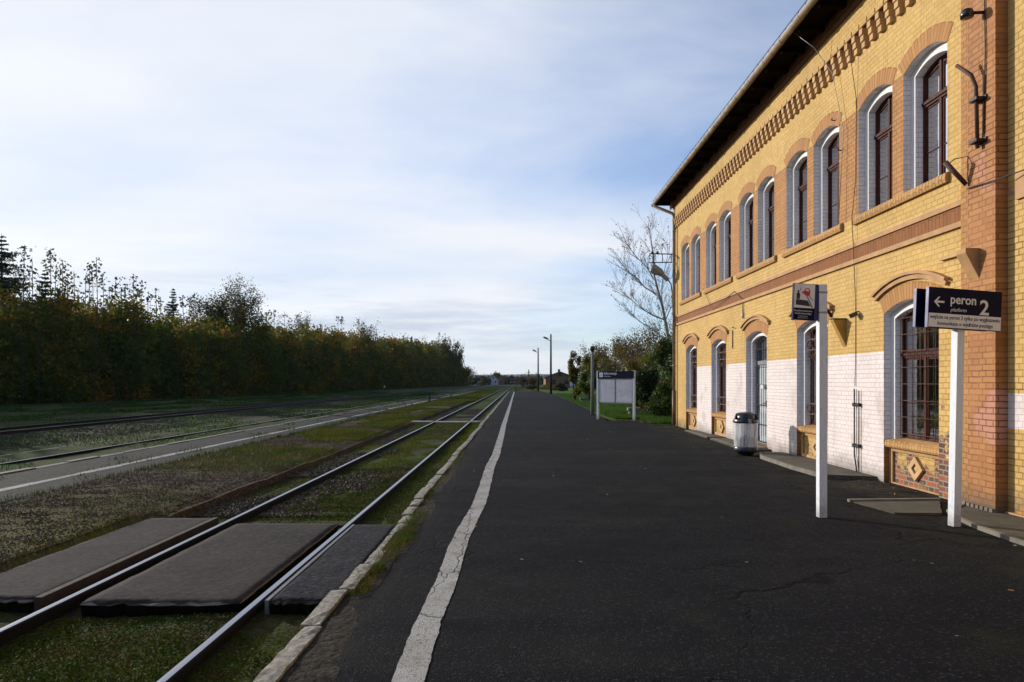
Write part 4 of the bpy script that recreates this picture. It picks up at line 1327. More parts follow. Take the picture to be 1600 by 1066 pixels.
mb = MB(); mb.face([(XF+0.05, y, z) for y, z in opath(a, b, 2.15, Z_LSP, 0.17, INS)][::-1]); part('fanlight_pane', mb, 'glass', door, local=True)
mb = MB().box(XF+0.5, XF+0.52, a-0.3, b+0.3, 0, 3.1); part('dim_hall', mb, 'room', door, local=True)
mb = MB()
for i in range(9):
    y = ya+0.06+(yb-ya-0.12)*i/8
    mb.tube([(XF-0.05, y, 0.10), (XF-0.05, y, 2.03)], 0.008, 5)
    mb.tube([(XF-0.05, y, 2.18), (XF-0.05, y, 2.80-abs(y-cy)*0.15)], 0.007, 5)
for z in (0.12, 0.55, 1.05, 1.55, 2.02, 2.45): mb.tube([(XF-0.058, ya+0.03, z), (XF-0.058, yb-0.03, z)], 0.009, 5)
part('grille', mb, 'dark_iron', door, local=True)
mb = MB(); mb.box(XF-0.09, XF-0.04, cy-0.32, cy-0.26, 1.0, 1.16); mb.tube([(XF-0.09, cy-0.29, 1.10), (XF-0.13, cy-0.29, 1.10), (XF-0.13, cy-0.18, 1.09)], 0.011, 6)
part('handle', mb, 'dark_iron', door, local=True)
mb = MB().box(XF-0.062, XF-0.055, cy+0.02, cy+0.20, 1.46, 1.56); part('notice', mb, 'paper', door, local=True)
mb = MB().box(XW-0.30, XW+D2, a-0.05, b+0.05, -0.1, 0.055); part('doorstep', mb, 'concrete', station)

# ---- wedge consoles left from a canopy
for (y0, y1, xo, zt, zb, m) in ((12.41, 12.53, 0.235, 2.76, 2.24, 'ochre'), (8.68, 8.87, 0.175, 3.33, 2.92, 'trim')):
    xw = XW if m == 'ochre' else XP
    mb = MB(); poly = [(xw+0.01, zt), (xw-xo, zt), (xw-xo, zt-0.06), (xw+0.01, zb)] if m != 'ochre' else [(xw+0.01, zt), (xw-xo, zt), (xw-xo, zt-0.02), (xw+0.01, zb)]
    mb.prism(poly, 'y', y0, y1)
    if m == 'ochre': mb.box(xw-xo-0.012, xw+0.01, y0-0.012, y1+0.012, zt+0.002, zt+0.022, 1)
    part('console', mb, [m, 'dark_iron'], station, label='ochre wedge console below the upper floor' if m == 'ochre' else 'pink brown block console on the pilaster')
# a broken ledge brick by the pilaster
mb = MB().box(XW-0.05, XW+0.02, 9.18, 9.62, 3.33, 3.37); part('ledge', mb, 'corbel', station)

# ================================================================== SIGNS, BIN, LAMPS
FONT = None
def text_mesh(body, size, shear=0.0, bold=0.0, align='LEFT', space=1.0):
    cu = bpy.data.curves.new('lettering', 'FONT')
    cu.body = body; cu.size = size; cu.shear = shear; cu.align_x = align; cu.offset = bold; cu.extrude = 0.0008; cu.space_character = space
    cu.resolution_u = 3
    o = bpy.data.objects.new('tmp_text', cu); col.objects.link(o)
    bpy.context.view_layer.update()
    me = bpy.data.meshes.new_from_object(o.evaluated_get(bpy.context.evaluated_depsgraph_get()))
    bpy.data.objects.remove(o); bpy.data.curves.remove(cu)
    return me


def fit(me, w, h=None):
    xs = [v.co.x for v in me.vertices]; ys_ = [v.co.y for v in me.vertices]
    fx = w/(max(xs)-min(xs)); fy = fx if h is None else h/(max(ys_)-min(ys_)); x0, y0 = min(xs), min(ys_)
    me.transform(Matrix.Diagonal((fx, fy, 1, 1)) @ Matrix.Translation((-x0, -y0, 0)))
    return me


def place_text(me, mat, parent, x, z, y, name='lettering', sx=1.0):
    """put lettering on a face that looks to -Y of its parent, lower left at x, z"""
    me.transform(Matrix.Translation((x, y, z)) @ Matrix.Rotation(R(90), 4, 'X') @ Matrix.Diagonal((sx, 1, 1, 1)))
    me.materials.clear(); me.materials.append(M[mat])
    o = bpy.data.objects.new(name, me); o.parent = parent; col.objects.link(o)
    return o


# platform 2 direction sign
t = thing('direction_sign', (4.975, 7.77, -0.02), 'navy platform 2 sign with a left arrow on a white post by the pilaster', 'sign', rz=R(9))
t.rotation_euler = (0, R(1.25), R(9))
mb = MB().box(-0.045, 0.045, -0.045, 0.045, 0, 2.235); part('post', mb, 'post_white', t, local=True)
SX0, SX1, SZ0, SZ1 = -0.455, 0.475, 2.235, 2.685
rot = Matrix.Rotation(R(1.3), 4, 'Y')
bd = bpy.data.objects.new('sign_board', None)
mb = MB()
mb.box(SX0, SX1, -0.085, -0.047, SZ0, SZ1, 0)
mb.box(SX0-0.045, SX1-0.045, 0.047, 0.085, SZ0+0.01, SZ1-0.004, 0)
mb.box(SX0-0.004, SX0+0.004, -0.0865, -0.045, SZ0-0.001, SZ1+0.001, 1)
mb.box(SX0-0.049, SX0-0.041, 0.045, 0.0865, SZ0+0.009, SZ1-0.003, 1)
board = part('sign_board', mb, ['navy', 'blue_side'], t, local=True)
mb = MB().box(SX0+0.006, SX1-0.004, -0.0885, -0.0845, SZ0+0.006, SZ0+0.160, 0)
part('notice_strip', mb, 'sign_white', board, local=True)
yf = -0.0865
ax, az = SX0+0.070, SZ1-0.160
mb = MB()
mb.box(ax+0.012, ax+0.125, yf-0.002, yf, az-0.011, az+0.011)
for s in (1, -1):
    q = [(ax, az), (ax+0.020, az), (ax+0.020+0.045, az+s*0.052), (ax+0.055, az+s*0.066), (ax+0.040, az+s*0.056)]
    q = [(ax-0.004, az), (ax+0.052, az+s*0.056), (ax+0.072, az+s*0.056), (ax+0.026, az+s*0.0)]
    mb.prism(q if s < 0 else q[::-1], 'y', yf-0.0022, yf)
part('arrow', mb, 'letter', board, local=True)
place_text(fit(text_mesh('peron', 0.135, 0, 0.0022), 0.325, 0.105), 'letter', board, SX0+0.275, SZ1-0.205, yf)
place_text(fit(text_mesh('platform', 0.062, 0.30), 0.205, 0.055), 'letter', board, SX0+0.277, SZ1-0.272, yf)
place_text(fit(text_mesh('2', 0.235, 0, 0.004), 0.118, 0.172), 'letter', board, SX0+0.650, SZ1-0.278, yf)
place_text(fit(text_mesh('wejście na peron 2 tylko po wygłoszeniu', 0.0485, 0, 0.0005, 'CENTER'), 0.885, 0.062), 'letter_dark', board, SX0+0.022, SZ0+0.086, -0.0895)
place_text(fit(text_mesh('komunikatu o wjeździe pociągu', 0.0485, 0, 0.0005, 'CENTER'), 0.70, 0.060), 'letter_dark', board, SX0+0.12, SZ0+0.018, -0.0895)
for o in [board]: o.matrix_basis = Matrix.Translation((0, 0, 2.45)) @ Matrix.Rotation(R(1.4), 4, 'Y') @ Matrix.Translation((0, 0, -2.45))

# crossing warning sign
t = thing('warning_sign', (3.655, 8.19, 0.0), 'small sign with a red train pictogram on a white post on the asphalt', 'sign')
mb = MB().box(-0.048, 0.045, -0.045, 0.045, 0, 2.785); part('post', mb, 'post_white', t, local=True)
mb = MB()
mb.box(-0.375, -0.050, -0.025, 0.015, 2.352, 2.785, 0)
mb.box(-0.105, -0.0495, -0.0262, 0.0155, 2.351, 2.786, 1)
board = part('sign_board', mb, ['navy', 'blue_side'], t, local=True)
mb = MB().box(-0.371, -0.107, -0.0275, -0.0245, 2.495, 2.781); part('picture_field', mb, 'sign_white', board, local=True)
yf = -0.0275
mb = MB()
def pyr(mb, q, d=0.0015):
    A = sum(q[i][0]*q[(i+1) % len(q)][1]-q[(i+1) % len(q)][0]*q[i][1] for i in range(len(q)))
    mb.prism(q if A > 0 else q[::-1], 'y', yf-d, yf)
X0, Z0 = -0.371, 2.495
pyr(mb, [(X0+0.022, Z0+0.035), (X0+0.215, Z0+0.022), (X0+0.172, Z0+0.090), (X0+0.022, Z0+0.100)])
pyr(mb, [(X0+0.155, Z0+0.145), (X0+0.232, Z0+0.006), (X0+0.242, Z0+0.010), (X0+0.163, Z0+0.150)])
pyr(mb, [(X0+0.180, Z0+0.150), (X0+0.243, Z0+0.088), (X0+0.247, Z0+0.093), (X0+0.186, Z0+0.154)])
n = 12
pyr(mb, [(X0+0.050+0.013*math.cos(2*math.pi*i/n), Z0+0.196+0.015*math.sin(2*math.pi*i/n)) for i in range(n)])
pyr(mb, [(X0+0.030, Z0+0.102), (X0+0.070, Z0+0.102), (X0+0.074, Z0+0.165), (X0+0.062, Z0+0.180), (X0+0.038, Z0+0.180), (X0+0.026, Z0+0.165)])
pyr(mb, [(X0+0.072, Z0+0.200), (X0+0.076, Z0+0.200), (X0+0.082, Z0+0.240), (X0+0.077, Z0+0.243)])
part('pictogram', mb, 'letter_dark', board, local=True)
mb = MB()
pyr(mb, [(X0+0.125, Z0+0.205), (X0+0.140, Z0+0.235), (X0+0.185, Z0+0.238), (X0+0.200, Z0+0.215), (X0+0.200, Z0+0.160), (X0+0.188, Z0+0.148), (X0+0.150, Z0+0.145), (X0+0.122, Z0+0.168), (X0+0.092, Z0+0.182), (X0+0.092, Z0+0.188)])
part('train_pictogram', mb, 'red', board, local=True)
yf = -0.0290
mb = MB(); pyr(mb, [(X0+0.137, Z0+0.205), (X0+0.145, Z0+0.225), (X0+0.180, Z0+0.226), (X0+0.188, Z0+0.200)], 0.001); part('train_windscreen', mb, 'sign_white', board, local=True)
place_text(text_mesh('Przejście przez tory', 0.0285, 0, 0.0002), 'letter', board, -0.366, 2.452, -0.0255)
place_text(text_mesh('Strzeż się pociągu', 0.0285, 0, 0.0002), 'letter', board, -0.357, 2.420, -0.0255)
place_text(text_mesh('crossing the tracks', 0.0165, 0), 'letter', board, -0.315, 2.393, -0.0255)
place_text(text_mesh('Beware of the train', 0.0165, 0), 'letter', board, -0.315, 2.372, -0.0255)
board.matrix_basis = Matrix.Translation((-0.05, 0, 2.56)) @ Matrix.Rotation(R(2.2), 4, 'Y') @ Matrix.Rotation(R(9), 4, 'Z') @ Matrix.Translation((0.05, 0, -2.56))
for z in (2.44, 2.68):
    mb = MB().box(-0.052, 0.049, -0.049, 0.049, z, z+0.02); part('clamp', mb, 'galv', t, local=True)

# information board by the lawn
BX0, BY0, BX1, BY1 = 3.53, 29.8, 4.90, 28.6
ang = math.atan2(BY1-BY0, BX1-BX0); BW = math.hypot(BX1-BX0, BY1-BY0)
t = thing('information_board', (BX0, BY0, 0), 'two legged timetable board with a navy header at the edge of the lawn', 'notice board', rz=ang)
for x in (0, BW):
    mb = MB().box(x-0.045, x+0.045, -0.045, 0.045, 0, 2.10); part('leg', mb, 'post_white', t, local=True)
mb = MB()
mb.box(0.046, BW-0.046, -0.03, 0.03, 0.70, 1.80)
part('case', mb, 'galv', t, local=True)
mb = MB().box(0.02, BW+0.02, -0.055, 0.045, 1.77, 2.08); hd = part('header', mb, 'navy', t, local=True)
mb = MB().box(0.11, 0.29, -0.058, -0.0555, 1.83, 2.03); part('icon_field', mb, 'letter', hd, local=True)
me = text_mesh('i', 0.20, 0, 0.004); place_text(me, 'letter_dark', hd, 0.178, 1.86, -0.0595)
place_text(text_mesh('Informacja', 0.155, 0, 0.001), 'letter', hd, 0.34, 1.935, -0.0565)
place_text(text_mesh('Information', 0.075, 0.3), 'letter', hd, 0.34, 1.845, -0.0565)
for (x0, x1, seed) in ((0.09, BW/2-0.03, 1), (BW/2+0.05, BW-0.09, 2)):
    mb = MB().box(x0, x1, -0.036, -0.031, 0.75, 1.72); ps = part('poster', mb, 'timetable' if seed == 1 else 'timetable_plain', t, local=True)

# litter bin with a clear bag
t = thing('litter_bin', (5.14, 15.35, 0), 'litter bin with a black hood and a clear bag in front of the door', 'litter bin')
mb = MB().lathe([(0.17, 0.0), (0.18, 0.045), (0.25, 0.05), (0.262, 0.08), (0.262, 0.16), (0.255, 0.17), (0.245, 0.175)], seg=32); part('base', mb, 'plastic_black', t, local=True)
mb = MB()
for i in range(6):
    a = math.pi/3*i+0.3
    mb.tube([(0.235*math.cos(a), 0.235*math.sin(a), 0.16), (0.235*math.cos(a), 0.235*math.sin(a), 0.74)], 0.010, 6)
mb.lathe([(0.228, 0.70), (0.245, 0.70), (0.245, 0.74), (0.228, 0.74), (0.228, 0.70)], capb=False, capt=False)
part('cage', mb, 'plastic_black', t, local=True)
mb = MB(); seg = 56; prof = [(0.235, 0.17), (0.240, 0.22), (0.246, 0.35), (0.248, 0.5), (0.252, 0.65), (0.250, 0.73)]
b0 = len(mb.v)
for (r, z) in prof:
    for k in range(seg):
        a = 2*math.pi*k/seg
        rr = r*(1+0.022*math.sin(a*9+z*3)+0.015*math.sin(a*17-z*5))+0.008
        mb.v.append((rr*math.cos(a), rr*math.sin(a), z))
for i in range(len(prof)-1):
    for k in range(seg):
        k2 = (k+1) % seg; mb.f.append([i*seg+k, i*seg+k2, (i+1)*seg+k2, (i+1)*seg+k]); mb.mi.append(0); mb.uv.append(None); mb.sm.append(True)
part('bag', mb, 'bag', t, local=True)
mb = MB(); random.seed(4)
for i in range(60):
    a = random.uniform(0, 6.28); r = random.uniform(0, 0.17); z = 0.19+random.uniform(0, 0.16)
    s = random.uniform(0.03, 0.07)
    mb.box(-s, s, -s*0.6, s*0.6, -s*0.4, s*0.4, i % 3, Matrix.Translation((r*math.cos(a), r*math.sin(a), z)) @ Matrix.Rotation(random.uniform(0, 3), 4, (random.random(), random.random(), 1)))
part('rubbish', mb, ['plastic_black', 'creosote', 'dark_iron'], t, local=True)
# hood with three arched mouths
mb = MB(); seg = 48
prof = [(0.250, 0.70), (0.272, 0.705), (0.276, 0.74), (0.262, 0.775), (0.245, 0.80), (0.232, 0.86), (0.215, 0.905), (0.180, 0.925), (0.09, 0.94), (0.0, 0.945)]
for (r, z) in prof:
    for k in range(seg):
        a = 2*math.pi*k/seg; mb.v.append((max(r, 0.001)*math.cos(a), max(r, 0.001)*math.sin(a), z))
for i in range(len(prof)-1):
    for k in range(seg):
        a = (k+0.5)/seg*2*math.pi
        d = min(abs(((a-c+math.pi) % (2*math.pi))-math.pi) for c in (R(205), R(315), R(95)))
        if i in (4, 5) and d < 0.40: continue
        if i == 3 and d < 0.33: continue
        k2 = (k+1) % seg; mb.f.append([i*seg+k, i*seg+k2, (i+1)*seg+k2, (i+1)*seg+k]); mb.mi.append(0); mb.uv.append(None); mb.sm.append(True)
hood = part('hood', mb, 'plastic_black', t, local=True)
mb = MB().lathe([(0.20, 0.72), (0.20, 0.90), (0.0, 0.905)], seg=20); part('liner', mb, 'room', hood, local=True)
bpy.data.objects['liner'].data.materials[0] = M['plastic_black']
mb = MB().box(-0.03, 0.03, -0.29, -0.262, 0.70, 0.80); part('lock', mb, 'galv', t, local=True)

# globe lamp post by the board
t = thing('lamp_post', (3.74, 33.9, 0), 'concrete lamp post with a dark round head right behind the notice board', 'lamp post')
mb = MB().tube([(0, 0, 0), (0, 0, 3.2)], [0.095, 0.07], 8); part('post', mb, 'concrete_post', t, local=True)
mb = MB().lathe([(0.03, 0)]+[(0.135*math.sin(a), 0.13-0.135*math.cos(a)) for a in [math.pi*i/10 for i in range(1, 10)]]+[(0.005, 0.265)], c=(0, 0, 3.15), seg=20); part('globe', mb, 'plastic_black', t, local=True)
mb = MB().lathe([(0.06, 0), (0.075, 0.0), (0.075, 0.07), (0.05, 0.07)], c=(0, 0, 3.12), seg=16); part('collar', mb, 'dark_iron', t, local=True)

for (x, y, hh, lab) in ((5.56, 32.6, 0.42, 'squat concrete block on the lawn seen under the notice board'), (5.35, 55.0, 0.38, 'squat concrete block farther off at the edge of the lawn')):
    mb = MB()
    mb.box(-0.30, 0.30, -0.26, 0.26, hh-0.12, hh); mb.box(-0.24, 0.24, -0.20, 0.20, 0.0, hh-0.118)
    mb.box(-0.34, 0.34, -0.05, 0.05, hh-0.16, hh-0.121)
    o = single('concrete_block', mb, 'concrete_post' if hh > 0.4 else 'concrete', (0, 0, 0), lab, 'concrete block', 'concrete blocks on the lawn'); o.location = (x, y, -0.02)

# two tall platform lamps
def tall_lamp(x, y, z0, h, label):
    t = thing('street_lamp', (x, y, z0), label, 'street lamp', 'tall lamps at the far end of the platform')
    mb = MB().tube([(0, 0, 0), (0, 0, h)], [0.17, 0.10], 8); part('pole', mb, 'creosote', t, local=True)
    mb = MB().tube([(0, 0, h-0.9), (-0.25, 0, h-0.85), (-0.55, 0, h-0.62)], 0.035, 6); part('arm', mb, 'galv', t, local=True)
    mb = MB(); mb.tube([(-0.30, 0, h-0.72), (-0.55, 0, h-0.58), (-0.95, 0, h-0.42), (-1.05, 0, h-0.38)], [0.07, 0.13, 0.13, 0.06], 8); part('lamp_head', mb, 'galv', t, local=True)


tall_lamp(4.6, 93, -0.02, 8.15, 'taller nearer dark lamp pole on the right edge of the platform')
tall_lamp(3.85, 125, -0.22, 8.1, 'shorter looking farther dark lamp pole left of its neighbour')
t = thing('utility_pole', (5.1, 300, -0.3), 'small dark utility pole far off beyond the bushes', 'utility pole')
mb = MB().tube([(0, 0, 0), (0, 0, 6.8)], [0.3, 0.2], 6); part('pole', mb, 'creosote', t, local=True)
mb = MB().box(-0.7, 0.7, -0.1, 0.1, 5.9, 6.15); mb.box(-0.25, 0.25, -0.1, 0.1, 6.8, 7.3); part('crossarm', mb, 'creosote', t, local=True)

# wall lamp and insulator bracket on the corner
ylamp = YC-0.05
t = thing('wall_lamp', (XW-0.04, YC+0.10, 4.9), 'grey lamp on a swan neck arm fixed to the far corner of the station', 'wall lamp', frame='b')
mb = MB().tube([(-0.02, 0, -0.75), (-0.05, 0, 0.05), (-0.10, 0, 0.42), (-0.24, 0, 0.62)], 0.024, 8)
mb.box(-0.06, 0.02, -0.05, 0.05, -0.75, -0.66); mb.box(-0.08, 0.02, -0.05, 0.05, -0.10, -0.02)
part('arm', mb, 'dark_iron', t, local=True)
mb = MB().tube([(-0.20, 0, 0.56), (-0.48, 0, 0.80)], [0.075, 0.095], 8)
mb.tube([(-0.42, 0, 0.77), (-0.52, 0, 0.86), (-0.78, 0, 1.02), (-0.88, 0, 1.02)], [0.10, 0.15, 0.17, 0.10], 10)
part('lamp_head', mb, 'galv', t, local=True)
mb = MB().tube([(-0.55, 0, 0.80), (-0.66, 0, 0.84), (-0.80, 0, 0.93), (-0.88, 0, 0.99)], [0.06, 0.11, 0.12, 0.06], 10); part('diffuser', mb, 'galv', t, local=True)
t = thing('insulator_bracket', (XW-0.02, YC+0.06, 6.25), 'dark iron bracket with two insulators sticking out from the far corner', 'bracket', frame='b')
mb = MB()
x0 = -0.95
mb.tube([(0, 0, 0.18), (x0+0.06, 0, 0.20), (x0, 0, 0.12), (x0, 0, -0.14), (0, 0, -0.12)], 0.020, 6)
for x in (x0+0.14, x0+0.50, -0.12): mb.tube([(x, 0, 0.19), (x, 0, -0.13)], 0.014, 6)
mb.tube([(-0.01, 0, 0.3), (-0.01, 0, -0.7)], 0.022, 6)
part('frame', mb, 'dark_iron', t, local=True)
for x in (x0+0.12, x0+0.31):
    mb = MB().tube([(x, 0, 0.19), (x, 0, 0.24), (x, 0, 0.29)], [0.05, 0.06, 0.03], 8); part('insulator', mb, 'plastic_black', t, local=True)

# things on the wall
def bw(y, z): return y, z
t = thing('bent_pipe_bracket', (XP, 8.62, 5.45), 'rusty bent pipe bracket high on the pilaster', 'pipe bracket', frame='b')
mb = MB().tube([(-0.05, 0.02, -0.86), (-0.07, 0.02, -0.08), (-0.11, 0.05, 0.08), (-0.20, 0.20, 0.27)], 0.024, 8)
part('pipe', mb, 'rust', t, local=True)
for z in (-0.25, -0.78): mb = MB().box(-0.12, 0.0, -0.06, 0.09, z-0.018, z+0.018); mb.box(-0.02, 0.005, -0.09, 0.12, z-0.03, z+0.03); part('clamp', mb, 'dark_iron', t, local=True)
t = thing('stub_bracket', (XP, 8.90, 4.50), 'short thick rusty stub bracket with a thin stay beside the last upper window', 'bracket', frame='b')
mb = MB().tube([(-0.02, 0.0, -0.30), (-0.25, 0.08, 0.02)], [0.028, 0.036], 8); part('stub', mb, 'rust', t, local=True)
mb = MB().tube([(-0.20, 0.06, 0.0), (-0.14, 0.05, 0.05), (-0.0, 0, 0.07), (0.0, 0, -0.25)], 0.007, 6); part('stay', mb, 'dark_iron', t, local=True)
t = thing('bell_lamp', (XP, 8.58, 6.28), 'small black round lamp on the pilaster at the top of the picture', 'lamp', frame='b')
mb = MB().tube([(0, 0, 0), (-0.12, 0.05, 0.02)], 0.02, 6); part('arm', mb, 'dark_iron', t, local=True)
mb = MB().lathe([(0.03, -0.05), (0.075, -0.045), (0.08, 0.0), (0.06, 0.05), (0.02, 0.07)], c=(-0.17, 0.08, 0.02), seg=16); part('head', mb, 'plastic_black', t, local=True)


def cable(pts, label, r=0.008, mat='dark_iron'):
    mb = MB().tube(pts, r, 6); return single('cable', mb, mat, pts[0], label, 'cable', frame='b')


cable([(XP-0.012, 8.45, 8.4), (XP-0.014, 8.50, 7.2), (XP-0.013, 8.565, 6.4), (XP-0.014, 8.55, 5.8), (XP-0.013, 8.58, 4.75)], 'black cable running down the pilaster behind the bent pipe bracket', 0.007)
cable([(XP-0.02, 8.88, 4.14), (XP-0.03, 8.39, 4.10), (XR-0.06, 7.9, 4.12), (XR-0.05, 6.0, 4.14), (XR-0.05, 4.0, 4.10)], 'thin cable running right from the pilaster over the string course')
cable([(XW-0.06, 12.02, 8.3), (XW-0.095, 12.05, 7.3), (XW-0.012, 12.02, 6.6), (XW-0.012, 12.05, 5.2), (XW-0.07, 12.07, 4.5), (XW-0.05, 12.05, 4.0), (XW-0.012, 12.05, 3.0), (XW-0.012, 12.05, 2.0), (XW-0.02, 12.06, 1.55)], 'thin conductor wire running down the whole wall left of the barred window', 0.006)
cable([(XG+0.05, 13.2, 8.42), (XG+0.4, 13.0, 8.0), (XW-0.10, 12.75, 7.4), (XW-0.06, 12.4, 6.2), (XW-0.1, 12.5, 4.55)], 'loose pale wire hanging from the eaves over an upper window', 0.006, 'galv')
cable([(XW-0.05, 21.7, 4.6), (XW-0.05, 20.6, 3.8), (XW-0.045, 18.6, 4.1), (XW-0.012, 17.98, 3.78)], 'black cable slung across the brown band above the door', 0.007)
t = thing('conduit', (XW, 12.0, 0.0), 'pair of slim dark steel pipes on the whitewashed wall', 'pipe', frame='b')
mb = MB().tube([(XW-0.03, 12.06, 1.50), (XW-0.03, 12.06, 0.35), (XW-0.03, 11.96, 0.0)], 0.012, 6)
part('left_pipe', mb, 'dark_iron', t)
bpy.data.objects['left_pipe'].name = 'pipe'
mb = MB().tube([(XW-0.03, 11.90, 1.47), (XW-0.03, 11.90, 0.0)], 0.010, 6); part('pipe', mb, 'dark_iron', t)
for z in (1.22, 0.50):
    mb = MB().box(XW-0.05, XW, 11.87, 12.09, z-0.015, z+0.015); mb.box(XW-0.055, XW-0.01, 12.04, 12.09, z-0.03, z+0.03); mb.box(XW-0.055, XW-0.01, 11.87, 11.92, z-0.03, z+0.03); part('bracket', mb, 'dark_iron', t)
t = thing('floodlight', (XW-0.0, 11.95, 2.86), 'small black floodlight on the wall right of the ochre console', 'floodlight', frame='b')
mb = MB().tube([(0, 0, 0), (-0.07, 0, -0.02)], 0.012, 6); part('arm', mb, 'dark_iron', t, local=True)
mb = MB().box(-0.16, -0.06, -0.04, 0.07, -0.05, 0.02, 0, Matrix.Rotation(R(-25), 4, 'Y')); part('head', mb, 'plastic_black', t, local=True)
for (y, z) in ((12.6, 5.9), (12.85, 6.55), (18.7, 3.1)):
    mb = MB().tube([(XW, y, z), (XW-0.07, y, z+0.01), (XW-0.07, y-0.04, z+0.03)], 0.010, 5); part('hook', mb, 'dark_iron', station)
mb = MB().tube([(XW-0.015, 18.85, 3.05), (XW-0.015, 18.85, 2.55)], 0.012, 6)
single('pipe_stub', mb, 'dark_iron', (XW-0.015, 18.85, 2.8), 'short black rod on the wall between the door and the second window', 'pipe', frame='b')
t = thing('wall_light', (XW, 17.98, 3.40), 'small pale bulb holder hanging on two cords left above the door', 'lamp', frame='b')
mb = MB().tube([(-0.03, 0, 0.04), (-0.03, 0, -0.10)], [0.035, 0.03], 8); part('bulb_holder', mb, 'letter', t, local=True)
mb = MB().tube([(-0.02, 0.03, 0.42), (-0.02, 0.02, 0.04)], 0.007, 5); mb.tube([(-0.02, -0.05, 0.42), (-0.02, -0.03, 0.04)], 0.007, 5); part('cord', mb, 'dark_iron', t, local=True)
t = thing('wall_hook_lamp', (XW, 12.98, 2.98), 'dark hooked lamp arm just right of the warning sign post', 'lamp arm', frame='b')
mb = MB().tube([(0, 0, -0.12), (-0.06, 0, -0.02), (-0.14, 0.02, 0.06), (-0.2, 0.04, 0.07)], [0.03, 0.03, 0.035, 0.03], 7); part('arm', mb, 'dark_iron', t, local=True)

# ================================================================== FAR THINGS
t = thing('train', (-2.77, 400, GZ), 'dark red train standing far away on the shiny track', 'train')
mb = MB(); q = [(-1.45, 1.0), (1.45, 1.0), (1.5, 2.2), (1.35, 3.6), (0.9, 4.1), (-0.9, 4.1), (-1.35, 3.6), (-1.5, 2.2)]
mb.prism(q, 'y', 0, 42); part('body', mb, 'train_red', t, local=True)
mb = MB().box(-1.1, 1.1, -0.06, -0.002, 2.4, 3.4); part('windscreen', mb, 'glass_dark', t, local=True)
mb = MB().box(-1.4, 1.4, -0.3, 42, 0.25, 0.998); part('underframe', mb, 'creosote', t, local=True)
for s in (-1, 1):
    mb = MB().lathe([(0.17, 0), (0.17, 0.08)], seg=10); me = mb.mesh('headlight', [M['letter']]); me.transform(Matrix.Translation((s*0.95, -0.03, 1.55)) @ Matrix.Rotation(R(90), 4, 'X')); part('headlight', me, None, t, local=True)


def house(x, y, w, d, h, rh, label, wallm, roofm, name='house', win=True, rz=0.0, z=-0.3):
    t = thing(name, (x, y, z), label, 'house', rz=rz)
    mb = MB(); mb.prism([(-w/2, 0), (w/2, 0), (w/2, h), (0, h+rh), (-w/2, h)], 'y', 0, d); part('wall', mb, wallm, t, local=True)
    mb = MB(); o = 0.35; s = rh/(w/2)
    for q in ([(-w/2-o, h-o*s), (0, h+rh), (0, h+rh+0.22), (-w/2-o, h-o*s+0.22)], [(w/2+o, h-o*s), (w/2+o, h-o*s+0.22), (0, h+rh+0.22), (0, h+rh)]): mb.prism(q, 'y', -0.3, d+0.3)
    rf = part('roof', mb, roofm, t, local=True)
    mb = MB().box(-0.3, 0.3, d*0.4, d*0.4+0.6, h+rh*0.6, h+rh+0.9); part('chimney', mb, 'brickhouse', rf, local=True)
    if win:
        for (xx, zz) in ((-w*0.22, h*0.45), (w*0.22, h*0.45), (0, h+rh*0.25)):
            mb = MB().box(xx-0.45, xx+0.45, -0.04, 0.1, zz, zz+1.1); part('window', mb, 'glass_dark', t, local=True)


house(10.9, 172, 7.4, 14, 3.0, 1.35, 'low red brick house with a shallow gable behind the lamp poles', 'brickhouse', 'tile_dark')
house(-14.6, 415, 6.0, 12, 3.2, 3.0, 'white gabled house with a dark roof far beyond the end of the hedge', 'render_white', 'tile_dark')
house(-11.3, 440, 5.5, 10, 3.6, 3.6, 'brownish gabled house right of the white one, far off', 'brickhouse', 'tile_dark')
t = thing('shed', (-19.5, 395, -0.3), 'long low dark shed at the end of the hedge', 'shed')
mb = MB().prism([(-4, 0), (4, 0), (4, 3.6), (0, 4.9), (-4, 3.6)], 'y', 0, 12); part('wall', mb, 'tile_dark', t, local=True)
mb = MB().prism([(-4.3, 3.55), (0, 5.0), (4.3, 3.55), (4.3, 3.8), (0, 5.3), (-4.3, 3.8)], 'y', -0.3, 12.3); part('roof', mb, 'tile_dark', t, local=True)
# notice on a board by the brick house
t = thing('small_sign', (9.0, 111, -0.1), 'small pale blue board on a post in front of the brick house', 'sign')
mb = MB().box(-0.04, 0.04, -0.03, 0.03, 0, 1.3); part('post', mb, 'galv', t, local=True)
mb = MB().box(-0.42, 0.42, -0.05, -0.031, 1.0, 1.75); part('plate', mb, 'sign_white', t, local=True)
t = thing('railing', (1.2, 190, -0.2), 'low pale railing beside the shiny track beyond the platform end', 'railing')
mb = MB()
for x in (0, 1.1, 2.2): mb.box(x-0.05, x+0.05, -0.05, 0.05, 0, 1.7)
mb.box(0, 2.2, -0.03, 0.03, 1.45, 1.6); mb.box(0, 2.2, -0.03, 0.03, 0.8, 0.95)
part('rails', mb, 'concrete_post', t, local=True)
for (x, y, h, lab, m) in ((-29.5, 152, 1.0, 'tiny white marker at the foot of the hedge', 'letter'), (-6.9, 54, 1.05, 'short dark marker stake on the island between the tracks', 'creosote')):
    t = thing('marker_post', (x, y, -0.25), lab, 'marker post')
    mb = MB().box(-0.05, 0.05, -0.05, 0.05, 0, h); part('stake', mb, 'creosote' if h > 1.01 else 'creosote', t, local=True)
    mb = MB().box(-0.16, 0.16, -0.09, -0.052, h-0.45, h+0.05) if m == 'letter' else MB().box(-0.07, 0.07, -0.07, 0.07, h-0.1, h+0.02); part('plate', mb, m, t, local=True)

